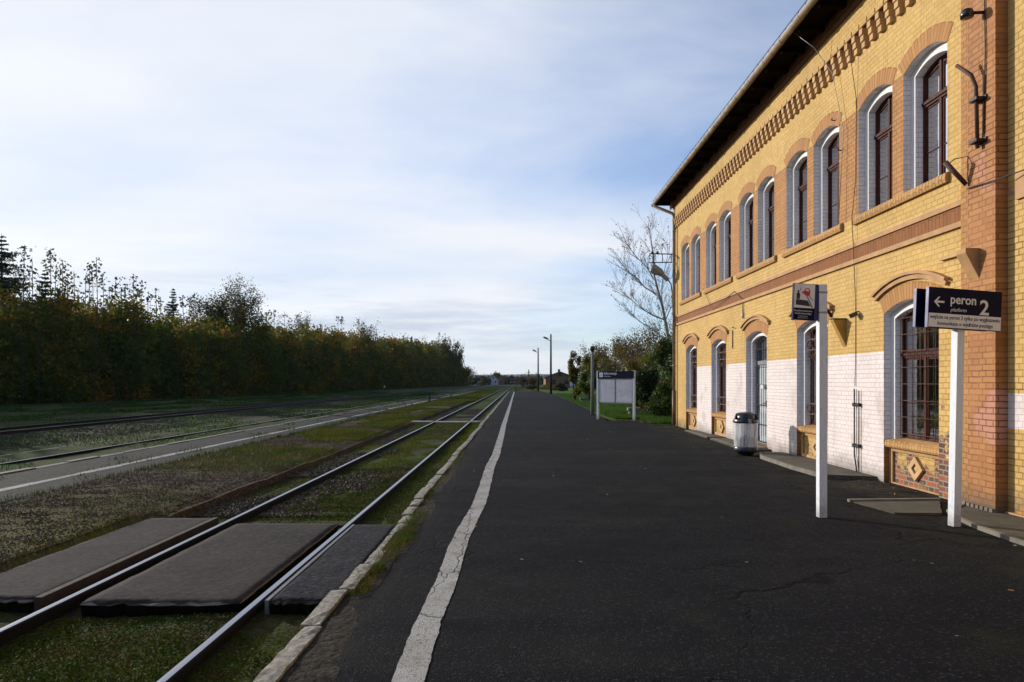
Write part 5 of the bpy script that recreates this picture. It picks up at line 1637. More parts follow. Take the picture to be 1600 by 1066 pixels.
# far hills
def hills(name, ybase, x0, x1, hmax, seed, n=90):
    mb = MB(); top = []
    for i in range(n+1):
        x = x0+(x1-x0)*i/n
        f = 0.55+0.45*mnoise.noise(Vector((x/1800.0, seed, 0)))+0.12*mnoise.noise(Vector((x/420.0, seed+3, 0)))
        top.append((x, max(4, hmax*f)))
    for (xa, ha), (xb, hb) in zip(top, top[1:]):
        mb.face([(xa, ybase, -2), (xb, ybase, -2), (xb, ybase+400, hb), (xa, ybase+400, ha)], 0, sm=True)
        mb.face([(xa, ybase+400, ha), (xb, ybase+400, hb), (xb, ybase+1400, -2), (xa, ybase+1400, -2)], 0, sm=True)
    struct(name, mb, 'hill')


hills('hills', 5200, -7000, 7000, 120, 2.2)
hills('near_hills', 2600, -5000, 5000, 26, 7.7)

# ================================================================== VEGETATION
def pxx(px, Z): return (px-808)/1067*Z
def pxz(py, Z): return 1.62+(597-py)/1067*Z


H_Y = [25, 50, 60, 90, 120, 170, 240, 300, 345]
H_H = [9.0, 8.6, 8.0, 9.0, 9.3, 11.0, 13.0, 12.5, 6.0]
H_X = [-38.5, -37.3, -36.4, -33.2, -31.5, -30.0, -27.5, -26.0, -25.5]


def hfront(y): return np.interp(y, H_Y, H_X)
def htop(y): return np.interp(y, H_Y, H_H)


# the thicket: clumps of leaves, thicker low down, one mass nobody could count
N = 9500
yy = 26+(345-26)*rng.random(N)**1.7
dep = rng.random(N)**1.5*9
ht = htop(yy)*(1+0.12*np.sin(yy*0.22)+0.10*np.sin(yy*0.55+1)+0.05*np.sin(yy*1.3+2))
zz = ht*(rng.random(N)**0.85)
xx = hfront(yy)-dep-0.9*np.abs(zz/ht)**2*2.2+0.5*np.sin(yy*0.7)+0.3*np.sin(yy*1.9)
cl = np.column_stack([xx, yy, zz-0.1])
cr = rng.uniform(0.45, 1.15, N)*(0.8+yy/220)
per = 52
c = np.repeat(cl, per, 0)+rng.normal(size=(N*per, 3))*np.repeat(cr, per)[:, None]*np.array([0.55, 0.6, 0.5])
c[:, 2] = np.maximum(c[:, 2], -0.05)
sz = np.repeat(0.20+yy/800, per)*rng.uniform(0.6, 1.5, N*per)
V = leaves(c, sz, 0.75)
n = 90000                       # the deep inside and back of the thicket
yb = 26+319*rng.random(n)**1.6; hb = htop(yb)*rng.random(n)**0.8*0.90; xb = hfront(yb)-3.0-rng.random(n)*7
V = np.concatenate([V, leaves(np.column_stack([xb, yb, hb]), (0.42+yb/500)*rng.uniform(0.6, 1.3, n), 0.8)])
o = bpy.data.objects.new('thicket', fast_mesh('thicket', V, 4, [M['hedge_leaf']])); col.objects.link(o); tag(o, 'dark autumn thicket along the far side of the tracks', 'thicket', kind='stuff')
# its twigs and stems
mb = MB(); random.seed(31)
for i in range(900):
    y = 27+300*random.random()**1.7; h = float(htop(y))*random.uniform(0.5, 1.12); x = float(hfront(y))-random.uniform(0.0, 6)
    dx, dy = random.uniform(-0.8, 0.8), random.uniform(-0.8, 0.8); s = 0.5+y/160
    mb.tube([(x, y, -0.2), (x+dx*0.4, y+dy*0.4, h*0.5), (x+dx, y+dy, h)], [0.035*s, 0.022*s, 0.008*s], 4, caps=False)
single('thicket_stems', mb, 'bark', (0, 0, 0), 'thin stems standing in the dark thicket', 'stems', kind='stuff')


def merged(V_list, name, mats):
    return fast_mesh(name, np.concatenate(V_list), 4, mats)


def tree(px, Z, py_top, wpx, label, kind, mat, group=None, seed=0, name=None, nleaf=2600, xoff=0):
    """a broadleaf with a trunk, forking limbs and clumped leaves"""
    global rng
    random.seed(seed); rng = np.random.default_rng(seed)
    x = pxx(px, Z); H = pxz(py_top, Z); W = wpx/1067*Z
    t = thing(name or 'tree', (x, Z, -0.25), label, 'tree', group)
    mb = MB(); tips = []
    tr = 0.018*H+0.03

    def grow(p, d, L, r, lev):
        n = 4; pts = [p]; q = p.copy(); dd = d.copy()
        for i in range(n):
            dd = (dd+Vector((random.uniform(-1, 1), random.uniform(-1, 1), random.uniform(-0.3, 0.6)))*0.13).normalized()
            q = q+dd*L/n; pts.append(q.copy())
        mb.tube(pts, [r*(1-0.6*i/n) for i in range(n+1)], 5, caps=False)
        if lev == 0 or L < 0.35: tips.append(q); return
        tips.append(pts[-2])
        k = 3 if lev > 1 else 4
        for j in range(k):
            s = pts[random.choice((2, 3, 4))]
            a = random.uniform(0, 6.28); sp = {'round': 0.75, 'narrow': 0.28, 'wispy': 0.4}[kind]
            nd = (dd+Vector((math.cos(a), math.sin(a), random.uniform(-0.1, 0.5)))*sp*random.uniform(0.6, 1.3)).normalized()
            grow(s, nd, L*random.uniform(0.55, 0.8), r*0.5, lev-1)
    trunk_h = H*0.30
    grow(Vector((0, 0, 0)), Vector((0, 0, 1)), trunk_h*1.3, tr, 0)
    p0 = Vector((0, 0, trunk_h*0.8))
    for j in range(7 if kind == 'round' else 9):
        a = 2*math.pi*j/7+random.uniform(-.4, .4)
        sp = {'round': 0.7, 'narrow': 0.16, 'wispy': 0.24}[kind]
        grow(p0+Vector((0, 0, random.uniform(0, trunk_h*0.6))), Vector((math.cos(a)*sp, math.sin(a)*sp, 1)).normalized(), H*random.uniform(0.28, 0.42), tr*0.45, 3)
    T = np.array([tuple(v) for v in tips])
    # fit the limbs to the measured crown
    zmx = T[:, 2].max(); wx = np.percentile(np.abs(T[:, 0]), 96)
    fz = H/zmx; fx = (W/2)/max(0.1, wx)
    mb.v = [(v[0]*fx, v[1]*fx, v[2]*fz) for v in mb.v]
    T = T*np.array([fx, fx, fz])
    part('trunk', mb, 'bark', t, local=True)
    idx = rng.integers(0, len(T), nleaf)
    sp = {'round': 0.055*W, 'narrow': 0.05*W, 'wispy': 0.05*W}[kind]
    c = T[idx]+rng.normal(size=(nleaf, 3))*np.array([sp, sp, sp*1.3])
    c = c[c[:, 2] > H*0.1]
    s = (0.10+Z/850)*rng.uniform(0.6, 1.4, len(c))
    part('crown', fast_mesh('crown', leaves(c, s, 0.65), 4, [M[mat]]), None, t, local=True)
    return t


def conifer(px, Z, py_top, wpx, label, seed, mat='dark_leaf', group=None, low=0.12):
    global rng
    random.seed(seed); rng = np.random.default_rng(seed)
    x = pxx(px, Z); H = pxz(py_top, Z); W = wpx/1067*Z
    t = thing('conifer_tree', (x, Z, -0.25), label, 'conifer', group)
    mb = MB().tube([(0, 0, 0), (0.05, 0, H*0.6), (0, 0, H)], [0.016*H, 0.009*H, 0.01], 7)
    cs = []
    n = int(H*2.6)
    for i in range(n):
        u = i/n; z = H*(low+(1-low)*u); L = (W/2)*(1-u)**0.8*random.uniform(0.6, 1.12)+0.15
        for j in range(7):
            if random.random() < 0.18: continue
            a = random.uniform(0, 6.28); dz = random.uniform(-0.12, 0.10)*L; l = L*random.uniform(0.6, 1.1)
            e = (l*math.cos(a), l*math.sin(a), z+dz+0.10*l)
            mb.tube([(0, 0, z), (e[0]*0.5, e[1]*0.5, z+dz*0.7-0.03*l), e], [0.03, 0.02, 0.008], 4, caps=False)
            m = max(6, int(60*l/(0.4+Z/100)))
            for k in range(m):
                f = (k+random.random())/m
                cs.append((e[0]*f+random.gauss(0, 0.07*l), e[1]*f+random.gauss(0, 0.07*l), z+(e[2]-z)*f-abs(random.gauss(0, 0.10*l))))
    part('trunk', mb, 'bark', t, local=True)
    c = np.array(cs); s = (0.10+Z/600)*rng.uniform(0.7, 1.5, len(c))
    part('crown', fast_mesh('crown', leaves(c, s, 0.45, 0.3), 4, [M[mat]]), None, t, local=True)


conifer(2, 62, 360, 215, 'tall dark spruce at the left edge of the picture', 41)
conifer(70, 60, 418, 100, 'dark conifer with a rounded top poking out of the thicket near the left edge', 42)
conifer(270, 92, 446, 60, 'small sharp spruce alone above the thicket, left of the big leafy tree', 43)
conifer(501, 130, 506, 24, 'small dark conifer right of the pale upright tree', 44)
conifer(643, 215, 524, 20, 'dark rounded conifer well along the thicket', 45)
tree(352, 92, 432, 80, 'broad half bare leafy tree rising highest above the middle of the thicket', 'round', 'poplar_leaf', None, 51, nleaf=15000)
tree(474, 125, 484, 34, 'pale upright tree above the thicket', 'narrow', 'poplar_leaf', None, 52, nleaf=1700)
tree(566, 150, 498, 38, 'wispy upright tree with bare tips', 'wispy', 'poplar_leaf', None, 53, nleaf=1200)
tree(545, 140, 505, 22, 'slim wispy yellowish tree just left of the wispy upright one', 'wispy', 'autumn_leaf', None, 57, nleaf=700)
tree(665, 245, 530, 40, 'yellow leafed tree before the poplars', 'round', 'autumn_leaf', None, 54, nleaf=3000)
for i, (px, Z, pt, w) in enumerate([(683, 258, 519, 15), (692, 265, 521, 16), (701, 268, 527, 15), (710, 272, 530, 15), (717, 276, 537, 13)]):
    tree(px, Z, pt, w, 'tall slim poplar in the row of poplars that ends the thicket', 'narrow', 'poplar_leaf', 'row of poplars', 60+i, name='poplar_tree', nleaf=2200)
for i, (px, Z, pt, w, m) in enumerate([(600, 180, 534, 46, 'autumn_leaf'), (626, 200, 540, 44, 'brown_leaf'), (522, 135, 515, 50, 'autumn_leaf'), (440, 105, 508, 60, 'hedge_leaf'), (690, 262, 560, 60, 'hedge_leaf'), (722, 300, 572, 30, 'autumn_leaf')]):
    lab = ['rounded orange bush tree halfway along the thicket', 'rounded brown bush tree left of the dark rounded conifer', 'orange leafy tree top below the pale upright tree', 'dark green tree top right of the big leafy tree', 'green tree at the foot of the poplars', 'last small yellowish tree at the end of the thicket'][i]
    tree(px, Z, pt, w, lab, 'round', m, None, 80+i, nleaf=2600)

# thin shoots with a tuft of leaves at the tip
random.seed(77); rng = np.random.default_rng(77)
shoots = [(38, 378, 58), (50, 402, 58), (79, 383, 60), (88, 408, 61), (98, 402, 61), (106, 424, 62), (140, 410, 64), (150, 398, 64), (145, 430, 64), (160, 424, 66), (122, 446, 64), (134, 425, 63), (181, 428, 70), (190, 445, 70), (196, 440, 70), (208, 424, 72), (215, 447, 73), (222, 434, 72), (232, 452, 76), (243, 446, 78), (251, 460, 80), (285, 458, 88), (297, 460, 90), (304, 454, 90), (170, 446, 68), (115, 420, 63), (62, 440, 60), (420, 482, 108), (428, 481, 108), (436, 490, 110), (444, 484, 110), (405, 486, 104), (397, 494, 104), (412, 492, 106), (452, 494, 112), (490, 503, 125), (528, 492, 135), (534, 492, 136), (403, 478, 105), (560, 497, 150), (578, 508, 156), (588, 520, 160), (619, 526, 185), (625, 527, 188)]
for i, (px, py, Z) in enumerate(shoots):
    x = pxx(px, Z)-0.0; H = pxz(py, Z); 
    big = (px, py) in ((79, 383), (98, 402), (150, 398), (208, 424), (38, 378))
    t = thing('sapling', (x, Z, -0.25), 'thin straight sapling with a tuft of leaves on top, above the thicket', 'sapling', 'thin saplings sticking out of the thicket')
    bx, by = random.uniform(-0.7, 0.7), random.uniform(-0.5, 0.5)
    mb = MB().tube([(-bx, -by, 0), (-bx*0.5, -by*0.4, H*0.5), (0, 0, H)], [0.06, 0.04, 0.015+Z/9000], 4, caps=False); part('stem', mb, 'bark', t, local=True)
    n = 75 if big else random.choice((20, 30, 40, 14))
    r = 0.95 if big else 0.60
    u = rng.random(n)
    c = np.column_stack([rng.normal(0, 1, n)*r*(0.25+u*0.35), rng.normal(0, 1, n)*r*(0.25+u*0.35), H-u*(2.9 if big else 2.6)*r-0.05])
    m = 6; v = rng.random(m)
    c2 = np.column_stack([-bx*v*0.6+rng.normal(0, 0.16, m), -by*v*0.6+rng.normal(0, 0.16, m), H-v*H*0.5])
    c = np.concatenate([c, c2]); s = (0.20+Z/1100)*rng.uniform(0.7, 1.4, len(c))
    part('leaves', fast_mesh('leaves', leaves(c, s, 0.8), 4, [M['poplar_leaf'] if i % 3 else M['dark_leaf']]), None, t, local=True)
# many finer whips without tufts
mb = MB(); VL = []
for i in range(210):
    px = random.choice((random.uniform(95, 320), random.uniform(20, 330), random.uniform(385, 650))); Z = np.interp(px, [20, 160, 320, 450, 650], [58, 66, 92, 115, 200])
    H = float(htop(Z))+random.uniform(0.2, 3.0)*random.random()+0.4; x = pxx(px, Z)
    x = min(x, float(hfront(Z))-0.5); bx = random.uniform(-0.5, 0.5)
    mb.tube([(x, Z, H*0.5), (x+bx, Z, H)], [0.02+Z/6000, 0.008+Z/12000], 3, caps=False)
    n = random.randint(3, 16); u = rng.random(n)
    VL.append(np.column_stack([x+bx*(1-u)+rng.normal(0, 0.15, n), Z+rng.normal(0, 0.15, n), H-u*2.2]))
c = np.concatenate(VL)
single('whips', mb, 'bark', (0, 0, 0), 'fine bare whips along the top of the thicket', 'whips', kind='stuff')
o = bpy.data.objects.new('whip_leaves', fast_mesh('whip_leaves', leaves(c, 0.26*rng.uniform(0.6, 1.4, len(c)), 0.8), 4, [M['hedge_leaf']])); col.objects.link(o); tag(o, 'sparse leaves on the whips above the thicket', 'leaves', kind='stuff')


# ---- right hand side beyond the station
mb = grid(3.9, 60, 28.7, 260, 40, 60, lambda x, y: 0.0 if x < 12 else min(5.5, (x-12)*0.22), 1.6)
for i, v in enumerate(mb.v):
    x, y, z = v; lim = np.interp(y, [28.7, 39, 60, 95, 118, 260], [3.70, 4.20, 4.6, 5.0, 4.2, 1.5])
    mb.v[i] = (max(x, lim-0.05) if x < 5.4 else x, y, z+0.012+0.02*mnoise.noise(Vector((x, y, 0)))-(0.03 if y > 118 else 0))
struct('lawn', mb, 'lawn')
mb = grid(5.4, 60, 25.9, 28.75, 24, 4, lambda x, y: 0.0)
struct('lawn_strip', mb, 'lawn')


def shrub(px, Z, py_top, wpx, label, mat, n=2600, seed=0, name='shrub', size=0.11, z0=0.0, group=None, lumps=14, cat='shrub'):
    global rng
    rng = np.random.default_rng(seed); random.seed(seed)
    x = pxx(px, Z); H = pxz(py_top, Z)-z0; W = wpx/1067*Z
    t = thing(name, (x, Z, z0), label, cat, group)
    lc = []
    for i in range(lumps):
        a = random.uniform(0, 6.28); u = random.random(); rr = random.random()**0.6
        zc = H*(0.15+0.72*u); rad = W*0.42*math.sqrt(max(0.1, 1-(u-0.15)**2))*rr
        lc.append((rad*math.cos(a), rad*math.sin(a)*0.9, zc))
    lc = np.array(lc); idx = rng.integers(0, lumps, n)
    d = rng.normal(size=(n, 3)); d /= np.linalg.norm(d, axis=1, keepdims=True)
    rad = (0.20+0.10*rng.random(lumps))[idx]*W*0.72*(0.10+1.05*rng.random(n)**0.7)
    c = lc[idx]+d*rad[:, None]*np.array([1, 1, min(1.3, H/W)])
    c[:, 2] = np.clip(c[:, 2], 0.02, H*1.02)
    part('foliage', fast_mesh('foliage', leaves(c, size*rng.uniform(0.6, 1.5, n), 0.6), 4, [M[mat]]), None, t, local=True)
    mb = MB()
    for i in range(10):
        l = lc[i % lumps]; mb.tube([(random.uniform(-.1, .1), random.uniform(-.1, .1), 0), (l[0]*0.4, l[1]*0.4, l[2]*0.5), tuple(l)], [0.035, 0.02, 0.008], 5, caps=False)
        e = Vector(l)+Vector((random.uniform(-.3, .3), random.uniform(-.3, .3), 0.5))*W*0.25; mb.tube([tuple(l), (e.x, e.y, min(e.z, H*1.06))], [0.010, 0.004], 4, caps=False)
    part('stems', mb, 'bark', t, local=True)


shrub(1040, 30.5, 592, 62, 'glossy green shrub touching the corner of the station', 'shrub_leaf', 4200, 101, size=0.12)
shrub(1012, 33.5, 556, 56, 'dark evergreen shrub left of the glossy one', 'dark_leaf', 3800, 102, size=0.12)
shrub(1046, 36, 520, 64, 'tall mixed green bush behind the corner of the station', 'shrub_leaf', 4600, 103, size=0.14)
shrub(1022, 34.0, 590, 60, 'leafy low bush in front of the dark evergreen', 'brown_leaf', 2500, 106, size=0.11)
shrub(898, 60, 545, 28, 'yellow green climbing bush to the left of the round headed lamp post', 'autumn_leaf', 3000, 104, name='bush', size=0.17, cat='bush')
shrub(921, 57, 552, 34, 'dark bush with bare shoots right behind the round headed lamp post', 'hedge_leaf', 3000, 105, name='bush', size=0.17, cat='bush')
shrub(952, 62, 566, 44, 'olive bush seen above the notice board', 'poplar_leaf', 2600, 107, name='bush', size=0.17, cat='bush')
shrub(985, 66, 560, 50, 'yellowish bush right above the notice board', 'autumn_leaf', 2600, 108, name='bush', size=0.18, cat='bush')
shrub(968, 48, 606, 50, 'low green bush behind the notice board', 'shrub_leaf', 2200, 109, name='bush', size=0.13, cat='bush')
for i, (px, Z, pt, w, m, lab) in enumerate([(938, 118, 534, 50, 'brown_leaf', 'leftmost brown tree of the wooded slope'), (962, 112, 522, 52, 'brown_leaf', 'grey brown tree on the wooded slope above the notice board'), (985, 108, 524, 54, 'autumn_leaf', 'yellow brown tree on the wooded slope left of the birch'), (1012, 104, 512, 60, 'brown_leaf', 'brown tree on the wooded slope behind the birch'), (1042, 98, 498, 60, 'brown_leaf', 'highest brown tree of the wooded slope next to the station corner'), (945, 100, 555, 60, 'autumn_leaf', 'low yellow tree at the foot of the wooded slope'), (990, 95, 550, 60, 'brown_leaf', 'low brown tree at the foot of the wooded slope'), (1030, 88, 540, 60, 'hedge_leaf', 'green tree low on the wooded slope'), (925, 112, 560, 40, 'autumn_leaf', 'small yellow tree low left on the wooded slope')]):
    tree(px, Z, pt, w, lab, 'round', m, 'trees of the wooded slope', 120+i, nleaf=3000)
# scrub between the platform end and the brick house
for i, (px, Z, pt, w, m, lab) in enumerate([(818, 230, 590, 16, 'brown_leaf', 'rusty scrub left of the far utility pole'), (833, 220, 588, 18, 'brown_leaf', 'rusty scrub under the far utility pole'), (832, 165, 601, 26, 'poplar_leaf', 'low pale scrub at the foot of the left lamp pole'), (852, 150, 600, 28, 'autumn_leaf', 'low yellowish scrub between the lamp poles'), (868, 135, 596, 24, 'brown_leaf', 'ginger scrub in front of the brick house'), (880, 122, 599, 22, 'dark_leaf', 'dark scrub in front of the brick house'), (797, 470, 585, 18, 'dark_leaf', 'dark tree behind the red train'), (818, 450, 588, 22, 'dark_leaf', 'dark tree line right of the red train'), (845, 420, 590, 30, 'dark_leaf', 'dark low trees left of the brick house'), (776, 430, 577, 15, 'autumn_leaf', 'tree beside the brownish gabled house'), (738, 400, 587, 20, 'dark_leaf', 'dark scrub right of the end of the thicket'), (786, 460, 590, 12, 'poplar_leaf', 'pale scrub left of the red train'), (757, 380, 590, 22, 'poplar_leaf', 'pale scrub before the far houses')]):
    shrub(px, Z, pt, w, lab, m, 1000, 200+i, name='scrub', size=0.10+Z/700, z0=-0.3, cat='scrub', lumps=10)

rng = np.random.default_rng(99)
NC = 420; ty = rng.uniform(480, 620, NC); tx = (rng.uniform(725, 880, NC)-808)/1067*ty; th = rng.uniform(2, 6.5, NC)
tx = np.where((tx > -6.5) & (tx < 1.0), tx-9, tx)
c = np.repeat(np.column_stack([tx, ty, th*rng.uniform(0.3, 0.9, NC)]), 60, 0)+rng.normal(size=(NC*60, 3))*np.array([2.2, 2.2, 1.2]); c[:, 2] = np.maximum(c[:, 2], 0)
o = bpy.data.objects.new('far_treeline', fast_mesh('far_treeline', leaves(c, rng.uniform(0.7, 1.5, len(c)), 0.7), 4, [M['brown_leaf'], M['dark_leaf']], mi=np.repeat((rng.random(NC) < 0.6).astype(int), 60))); col.objects.link(o); tag(o, 'low dark tree line along the horizon beyond the train', 'tree line', kind='stuff')
# grass edging the island paving
rng = np.random.default_rng(98)

# pale bare tree by the corner
random.seed(12); rng = np.random.default_rng(12)
Zb = 41.0
t = thing('bare_tree', (pxx(1050, Zb), Zb, 0.0), 'pale nearly leafless birch like tree left of the station corner', 'tree')
mb = MB(); tips = []


def limb(p, d, L, r, lev, droop=0.0, out=0.5):
    n = 5; pts = [p]; q = p.copy(); dd = d.copy()
    for i in range(n):
        dd = (dd+Vector((random.uniform(-1, 1), random.uniform(-1, 1), random.uniform(-0.6, 0.8)))*0.12).normalized()
        q = q+dd*L/n; pts.append(q.copy())
    mb.tube(pts, [max(0.0075, r*(1-0.6*i/n)) for i in range(n+1)], 5 if lev > 1 else 3, caps=False)
    if lev == 0: tips.extend(pts[2:]); return
    for j in range(5):
        s = pts[random.choice((1, 2, 3, 4, 5))]
        a = random.uniform(0, 6.28)
        nd = (dd*0.9+Vector((math.cos(a), math.sin(a), random.uniform(-0.2, 0.45)))*out*random.uniform(0.7, 1.3)).normalized()
        limb(s, nd, L*random.uniform(0.38, 0.62), r*0.48, lev-1, out=0.7)


def bpos(px, py): return Vector((pxx(px, Zb)-pxx(1050, Zb), 0, pxz(py, Zb)))
def bline(pl, r0, r1, lev, k):
    P = [bpos(*p)+Vector((0, random.uniform(-0.4, 0.4), 0)) for p in pl]
    n = len(P)
    mb.tube(P, [r0+(r1-r0)*i/(n-1) for i in range(n)], 6, caps=False)
    for i in range(n-1):
        for j in range(k):
            u = random.random(); s = P[i].lerp(P[i+1], u); d = (P[i+1]-P[i]).normalized(); a = random.uniform(0, 6.28)
            nd = (d*0.8+Vector((math.cos(a)*0.9, math.sin(a)*0.7, 0.35))*0.8).normalized()
            limb(s, nd, random.uniform(0.7, 1.5), 0.014, lev)


bline([(1054, 600), (1050, 560), (1042, 510), (1033, 478), (1026, 455), (1022, 432), (1020, 400), (1018, 370), (1014, 350)], 0.115, 0.016, 1, 4)
bline([(1026, 460), (1008, 448), (996, 436), (982, 424), (972, 412)], 0.043, 0.010, 1, 6)
bline([(1022, 436), (1010, 420), (998, 404), (986, 392), (974, 378)], 0.036, 0.010, 1, 6)
bline([(1038, 499), (1018, 494), (1000, 482), (984, 466), (968, 452)], 0.043, 0.010, 1, 6)
bline([(1040, 530), (1022, 515), (1000, 502), (985, 490), (976, 480)], 0.036, 0.008, 1, 4)
bline([(1036, 484), (1036, 460), (1036, 440), (1042, 410), (1046, 385)], 0.036, 0.010, 1, 4)
bline([(1040, 500), (1050, 480), (1062, 462)], 0.036, 0.010, 1, 4)
part('trunk', mb, 'birch_bark', t, local=True)
T = np.array([tuple(v) for v in tips]); n = min(900, len(T)*2); c = T[rng.integers(0, len(T), n)]+rng.normal(0, 0.06, (n, 3))
part('last_leaves', fast_mesh('last_leaves', leaves(c, rng.uniform(0.05, 0.12, n), 0.7), 4, [M['grass_dry']]), None, t, local=True)


# ---- grass as real blades
rng = np.random.default_rng(5)
def scatter(n, x0, x1, y0, y1, pw=1.6):
    y = y0+(y1-y0)*rng.random(n)**pw; x = x0+(x1-x0)*rng.random(n); return np.column_stack([x, y])


def clumpy(xy, sc, thr, sx=1.0):
    v = np.array([mnoise.noise(Vector((p[0]*sc*sx, p[1]*sc*0.6, 4.0))) for p in xy]); return xy[v > thr]


def grass(name, xy, zf, h, w, mat, label, lean=0.6):
    z = np.array([zf(p[0], p[1]) for p in xy]); d = np.clip(xy[:, 1]/12, 0.7, 6)
    hh = h*rng.uniform(0.4, 1.4, len(xy))*np.clip(d, 1, 1.5); ww = w*d*rng.uniform(0.7, 1.3, len(xy))
    o = bpy.data.objects.new(name, fast_mesh(name, blades(xy, z, hh, ww, lean), 3, [M[mat]])); col.objects.link(o); tag(o, label, 'grass', kind='stuff')


xy = np.concatenate([clumpy(scatter(90000, -3.4, -2.1, 2.2, 30, 1.9), 1.1, -0.22), clumpy(scatter(30000, -1.95, -1.42, 2.2, 30, 1.9), 1.1, -0.25), clumpy(scatter(30000, -4.4, -3.6, 2.2, 34, 1.8), 1.0, -0.1)])
xy = xy[~((xy[:, 1] > 5.15) & (xy[:, 1] < 8.45))]
grass('track_grass', xy[rng.random(len(xy)) < 0.6], gz, 0.036, 0.009, 'grass', 'mossy grass growing between the rails of the nearest track', 0.9)
xy = np.concatenate([clumpy(scatter(75000, -3.45, -2.08, 2.2, 14, 1.3), 2.0, -0.25), clumpy(scatter(18000, -1.95, -1.42, 2.2, 14, 1.3), 2.0, -0.25), clumpy(scatter(16000, -4.4, -3.6, 2.2, 14, 1.3), 2.0, -0.2)]); xy = xy[~((xy[:, 1] > 5.15) & (xy[:, 1] < 8.45))]
c = np.column_stack([xy, np.array([gz(*p) for p in xy])+0.012+rng.random(len(xy))*0.022])
o = bpy.data.objects.new('weeds', fast_mesh('weeds', leaves(c, rng.uniform(0.008, 0.026, len(c)), 0.7, 0.4), 4, [M['moss']])); col.objects.link(o); tag(o, 'small broad leaved weeds and moss between the rails', 'weeds', kind='stuff')
xy = clumpy(scatter(120000, -7.0, -4.4, 4, 62, 1.9), 0.5, -0.15)
keep = rng.random(len(xy)) < np.clip(0.02+(xy[:, 1]-8)/12+(xy[:, 0]+6.2)*0.16, 0.03, 1); xy = xy[keep]
grass('island_grass', xy, isl, 0.05, 0.010, 'grass', 'grass on the island between the tracks', 0.9)
xy = clumpy(scatter(26000, -7.05, -4.4, 3, 40, 1.4), 1.3, 0.0)
xy = np.concatenate([xy, np.column_stack([rng.normal(-4.66, 0.06, 2500), rng.uniform(5.1, 8.6, 2500)])])
grass('dry_grass', xy, isl, 0.038, 0.008, 'grass_dry', 'brown withered grass on the island between the tracks', 1.0)
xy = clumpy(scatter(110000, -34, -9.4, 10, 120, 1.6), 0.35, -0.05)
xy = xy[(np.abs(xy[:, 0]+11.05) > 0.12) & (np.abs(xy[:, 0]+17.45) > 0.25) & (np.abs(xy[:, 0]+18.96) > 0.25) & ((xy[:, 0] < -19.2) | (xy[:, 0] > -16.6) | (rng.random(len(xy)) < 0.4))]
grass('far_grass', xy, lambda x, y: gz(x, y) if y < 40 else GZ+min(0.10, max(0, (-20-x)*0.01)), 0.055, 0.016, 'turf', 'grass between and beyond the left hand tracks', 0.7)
xy = scatter(26000, -7.0, -3.65, 60, 130, 1.2)
grass('verge_grass', xy, lambda x, y: -0.09, 0.10, 0.016, 'grass', 'grass verge where the island fades out', 0.7)
xy = np.concatenate([scatter(60000, 3.8, 9.5, 29.2, 90, 1.8), scatter(9000, 5.2, 9.0, 26.2, 29.3, 1.0)])
lim = np.interp(xy[:, 1], [26, 28.7, 39, 60, 95], [5.5, 4.2, 4.22, 4.62, 5.0]); xy = xy[xy[:, 0] > lim]
grass('lawn_grass', xy, lambda x, y: 0.015, 0.085, 0.012, 'grass_lush', 'bright green lawn grass by the notice board', 0.6)
xy = np.concatenate([scatter(1600, -1.31, -1.12, 6.2, 8.6, 1.0), scatter(800, -1.30, -1.16, 5.2, 6.0, 1.0), scatter(700, -1.31, -1.2, 9, 16, 1.3), np.column_stack([rng.normal(-1.17, 0.05, 900), rng.normal(7.1, 0.22, 900)]), np.column_stack([rng.normal(-1.22, 0.03, 500), rng.normal(5.95, 0.12, 500)])])
grass('edge_grass', xy, pz, 0.05, 0.008, 'grass', 'tufts of grass along the inside of the platform kerb', 0.9)
xy = scatter(2600, -1.50, -1.41, 2.3, 30, 1.6); xy = xy[~((xy[:, 1] > 5.15) & (xy[:, 1] < 8.05))]
grass('kerb_grass', xy, lambda x, y: -0.21, 0.16, 0.009, 'grass', 'grass along the foot of the platform kerb', 0.5)
n = 420
xy = np.column_stack([rng.uniform(3.8, 6.0, n), 28.7-rng.random(n)**2*1.6+0.2]); xy2 = np.column_stack([rng.uniform(-0.8, 5.6, 70), rng.uniform(4, 26, 70)])
b_ = [BROT @ Vector((rng.uniform(5.4, 6.0), y, 0)) for y in rng.uniform(9.4, 25.4, 160)]
xy3 = np.array([(v.x, v.y) for v in b_])
xy4 = np.column_stack([rng.uniform(4.6, 8.5, 500), rng.uniform(27.5, 31, 500)])
c = np.concatenate([xy, xy2, xy3, xy4]); c = np.column_stack([c, np.array([pz(*p) for p in c])+0.035])
o = bpy.data.objects.new('fallen_leaves', fast_mesh('fallen_leaves', leaves(c, rng.uniform(0.025, 0.06, len(c)), 0.7, 0.85), 4, [M['fallen']])); col.objects.link(o); tag(o, 'scattered fallen leaves on the platform and lawn edge', 'fallen leaves', kind='stuff')
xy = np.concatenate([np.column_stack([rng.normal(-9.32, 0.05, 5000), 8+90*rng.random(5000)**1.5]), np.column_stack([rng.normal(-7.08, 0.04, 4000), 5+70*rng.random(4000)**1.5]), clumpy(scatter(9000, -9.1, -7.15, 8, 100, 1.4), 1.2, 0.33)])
grass('paving_grass', xy, lambda x, y: -0.03 if x > -9.15 else -0.10, 0.06, 0.014, 'turf', 'grass creeping over the edges of the island paving')
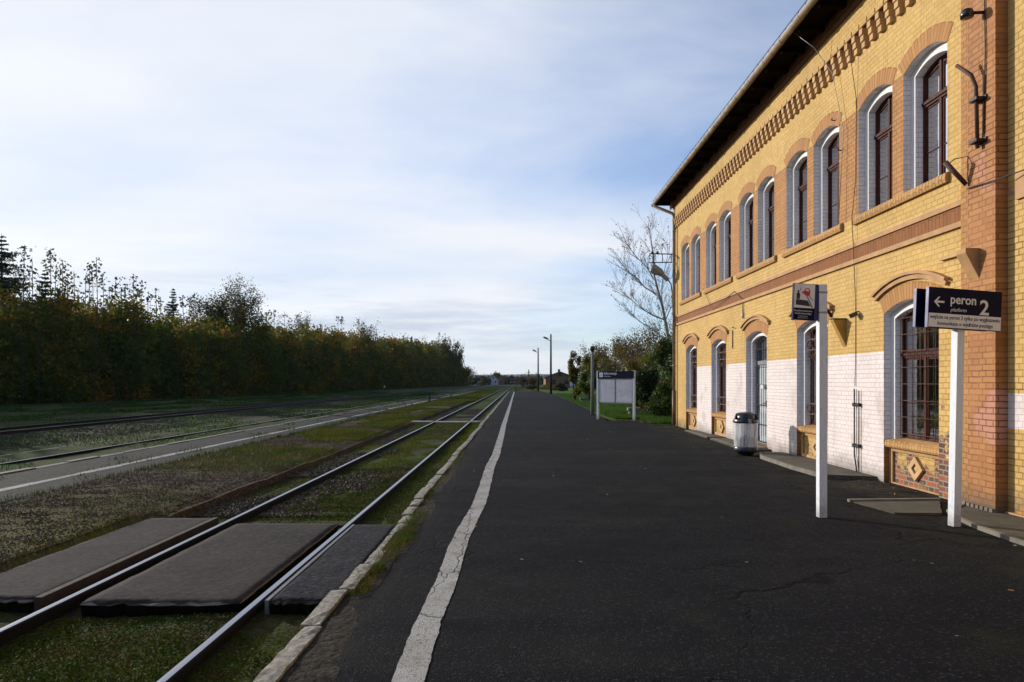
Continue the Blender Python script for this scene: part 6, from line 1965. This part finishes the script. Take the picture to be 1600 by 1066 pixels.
# loose ballast stones
def stones(name, xy, zf, s, mat, label):
    n = len(xy); z = np.array([zf(*p) for p in xy]); base = np.array([(1, 0, 0), (0, 1, 0), (-1, 0, 0), (0, -1, 0), (0, 0, 0.8), (0, 0, -0.6)], float)
    S = s*rng.uniform(0.5, 1.3, (n, 1, 1)); P = base[None]*(1+rng.uniform(-0.35, 0.35, (n, 6, 3)))*S
    a = rng.uniform(0, 6.28, n); ca, sa = np.cos(a), np.sin(a); X = P[:, :, 0]*ca[:, None]-P[:, :, 1]*sa[:, None]; Yv = P[:, :, 0]*sa[:, None]+P[:, :, 1]*ca[:, None]
    P = np.stack([X, Yv, P[:, :, 2]], 2)+np.column_stack([xy, z])[:, None, :]
    tri = [(0, 1, 4), (1, 2, 4), (2, 3, 4), (3, 0, 4), (1, 0, 5), (2, 1, 5), (3, 2, 5), (0, 3, 5)]
    V = np.concatenate([P[:, list(t_), :] for t_ in tri], 1).reshape(-1, 3)
    o = bpy.data.objects.new(name, fast_mesh(name, V, 3, [M[mat]])); col.objects.link(o); tag(o, label, 'gravel', kind='stuff')


stones('gravel', clumpy(scatter(60000, -7.05, -4.4, 3, 26, 1.5), 0.6, -0.45), isl, 0.013, 'stone_dark', 'loose gravel lying on the island')
stones('ballast_stones', np.concatenate([clumpy(scatter(7000, -4.3, -3.6, 9, 45, 1.2), 0.5, -0.2), clumpy(scatter(9000, -3.4, -2.1, 9, 45, 1.3), 0.45, 0.0), scatter(9000, -16.8, -13.2, 14, 70, 1.3), scatter(5000, -20.5, -16, 16, 70, 1.3)]), lambda x, y: GZ+0.02, 0.028, 'bark', 'dark ballast stones round the rails')

# ================================================================== AIR
mb = MB().box(-8500, 8500, -50, 9500, -4.0, 190)
t = NT('haze'); t.n.remove(t.p)
pv = t.n.new('ShaderNodeVolumePrincipled'); pv.inputs['Density'].default_value = 0.00005; pv.inputs['Color'].default_value = (0.80, 0.88, 1.0, 1); pv.inputs['Anisotropy'].default_value = 0.3
t.l.new(pv.outputs[0], t.out.inputs['Volume'])
M['haze'] = t.m
o = single('haze', mb, 'haze', (0, 0, 0), 'thin blue autumn haze', 'haze', kind='stuff')
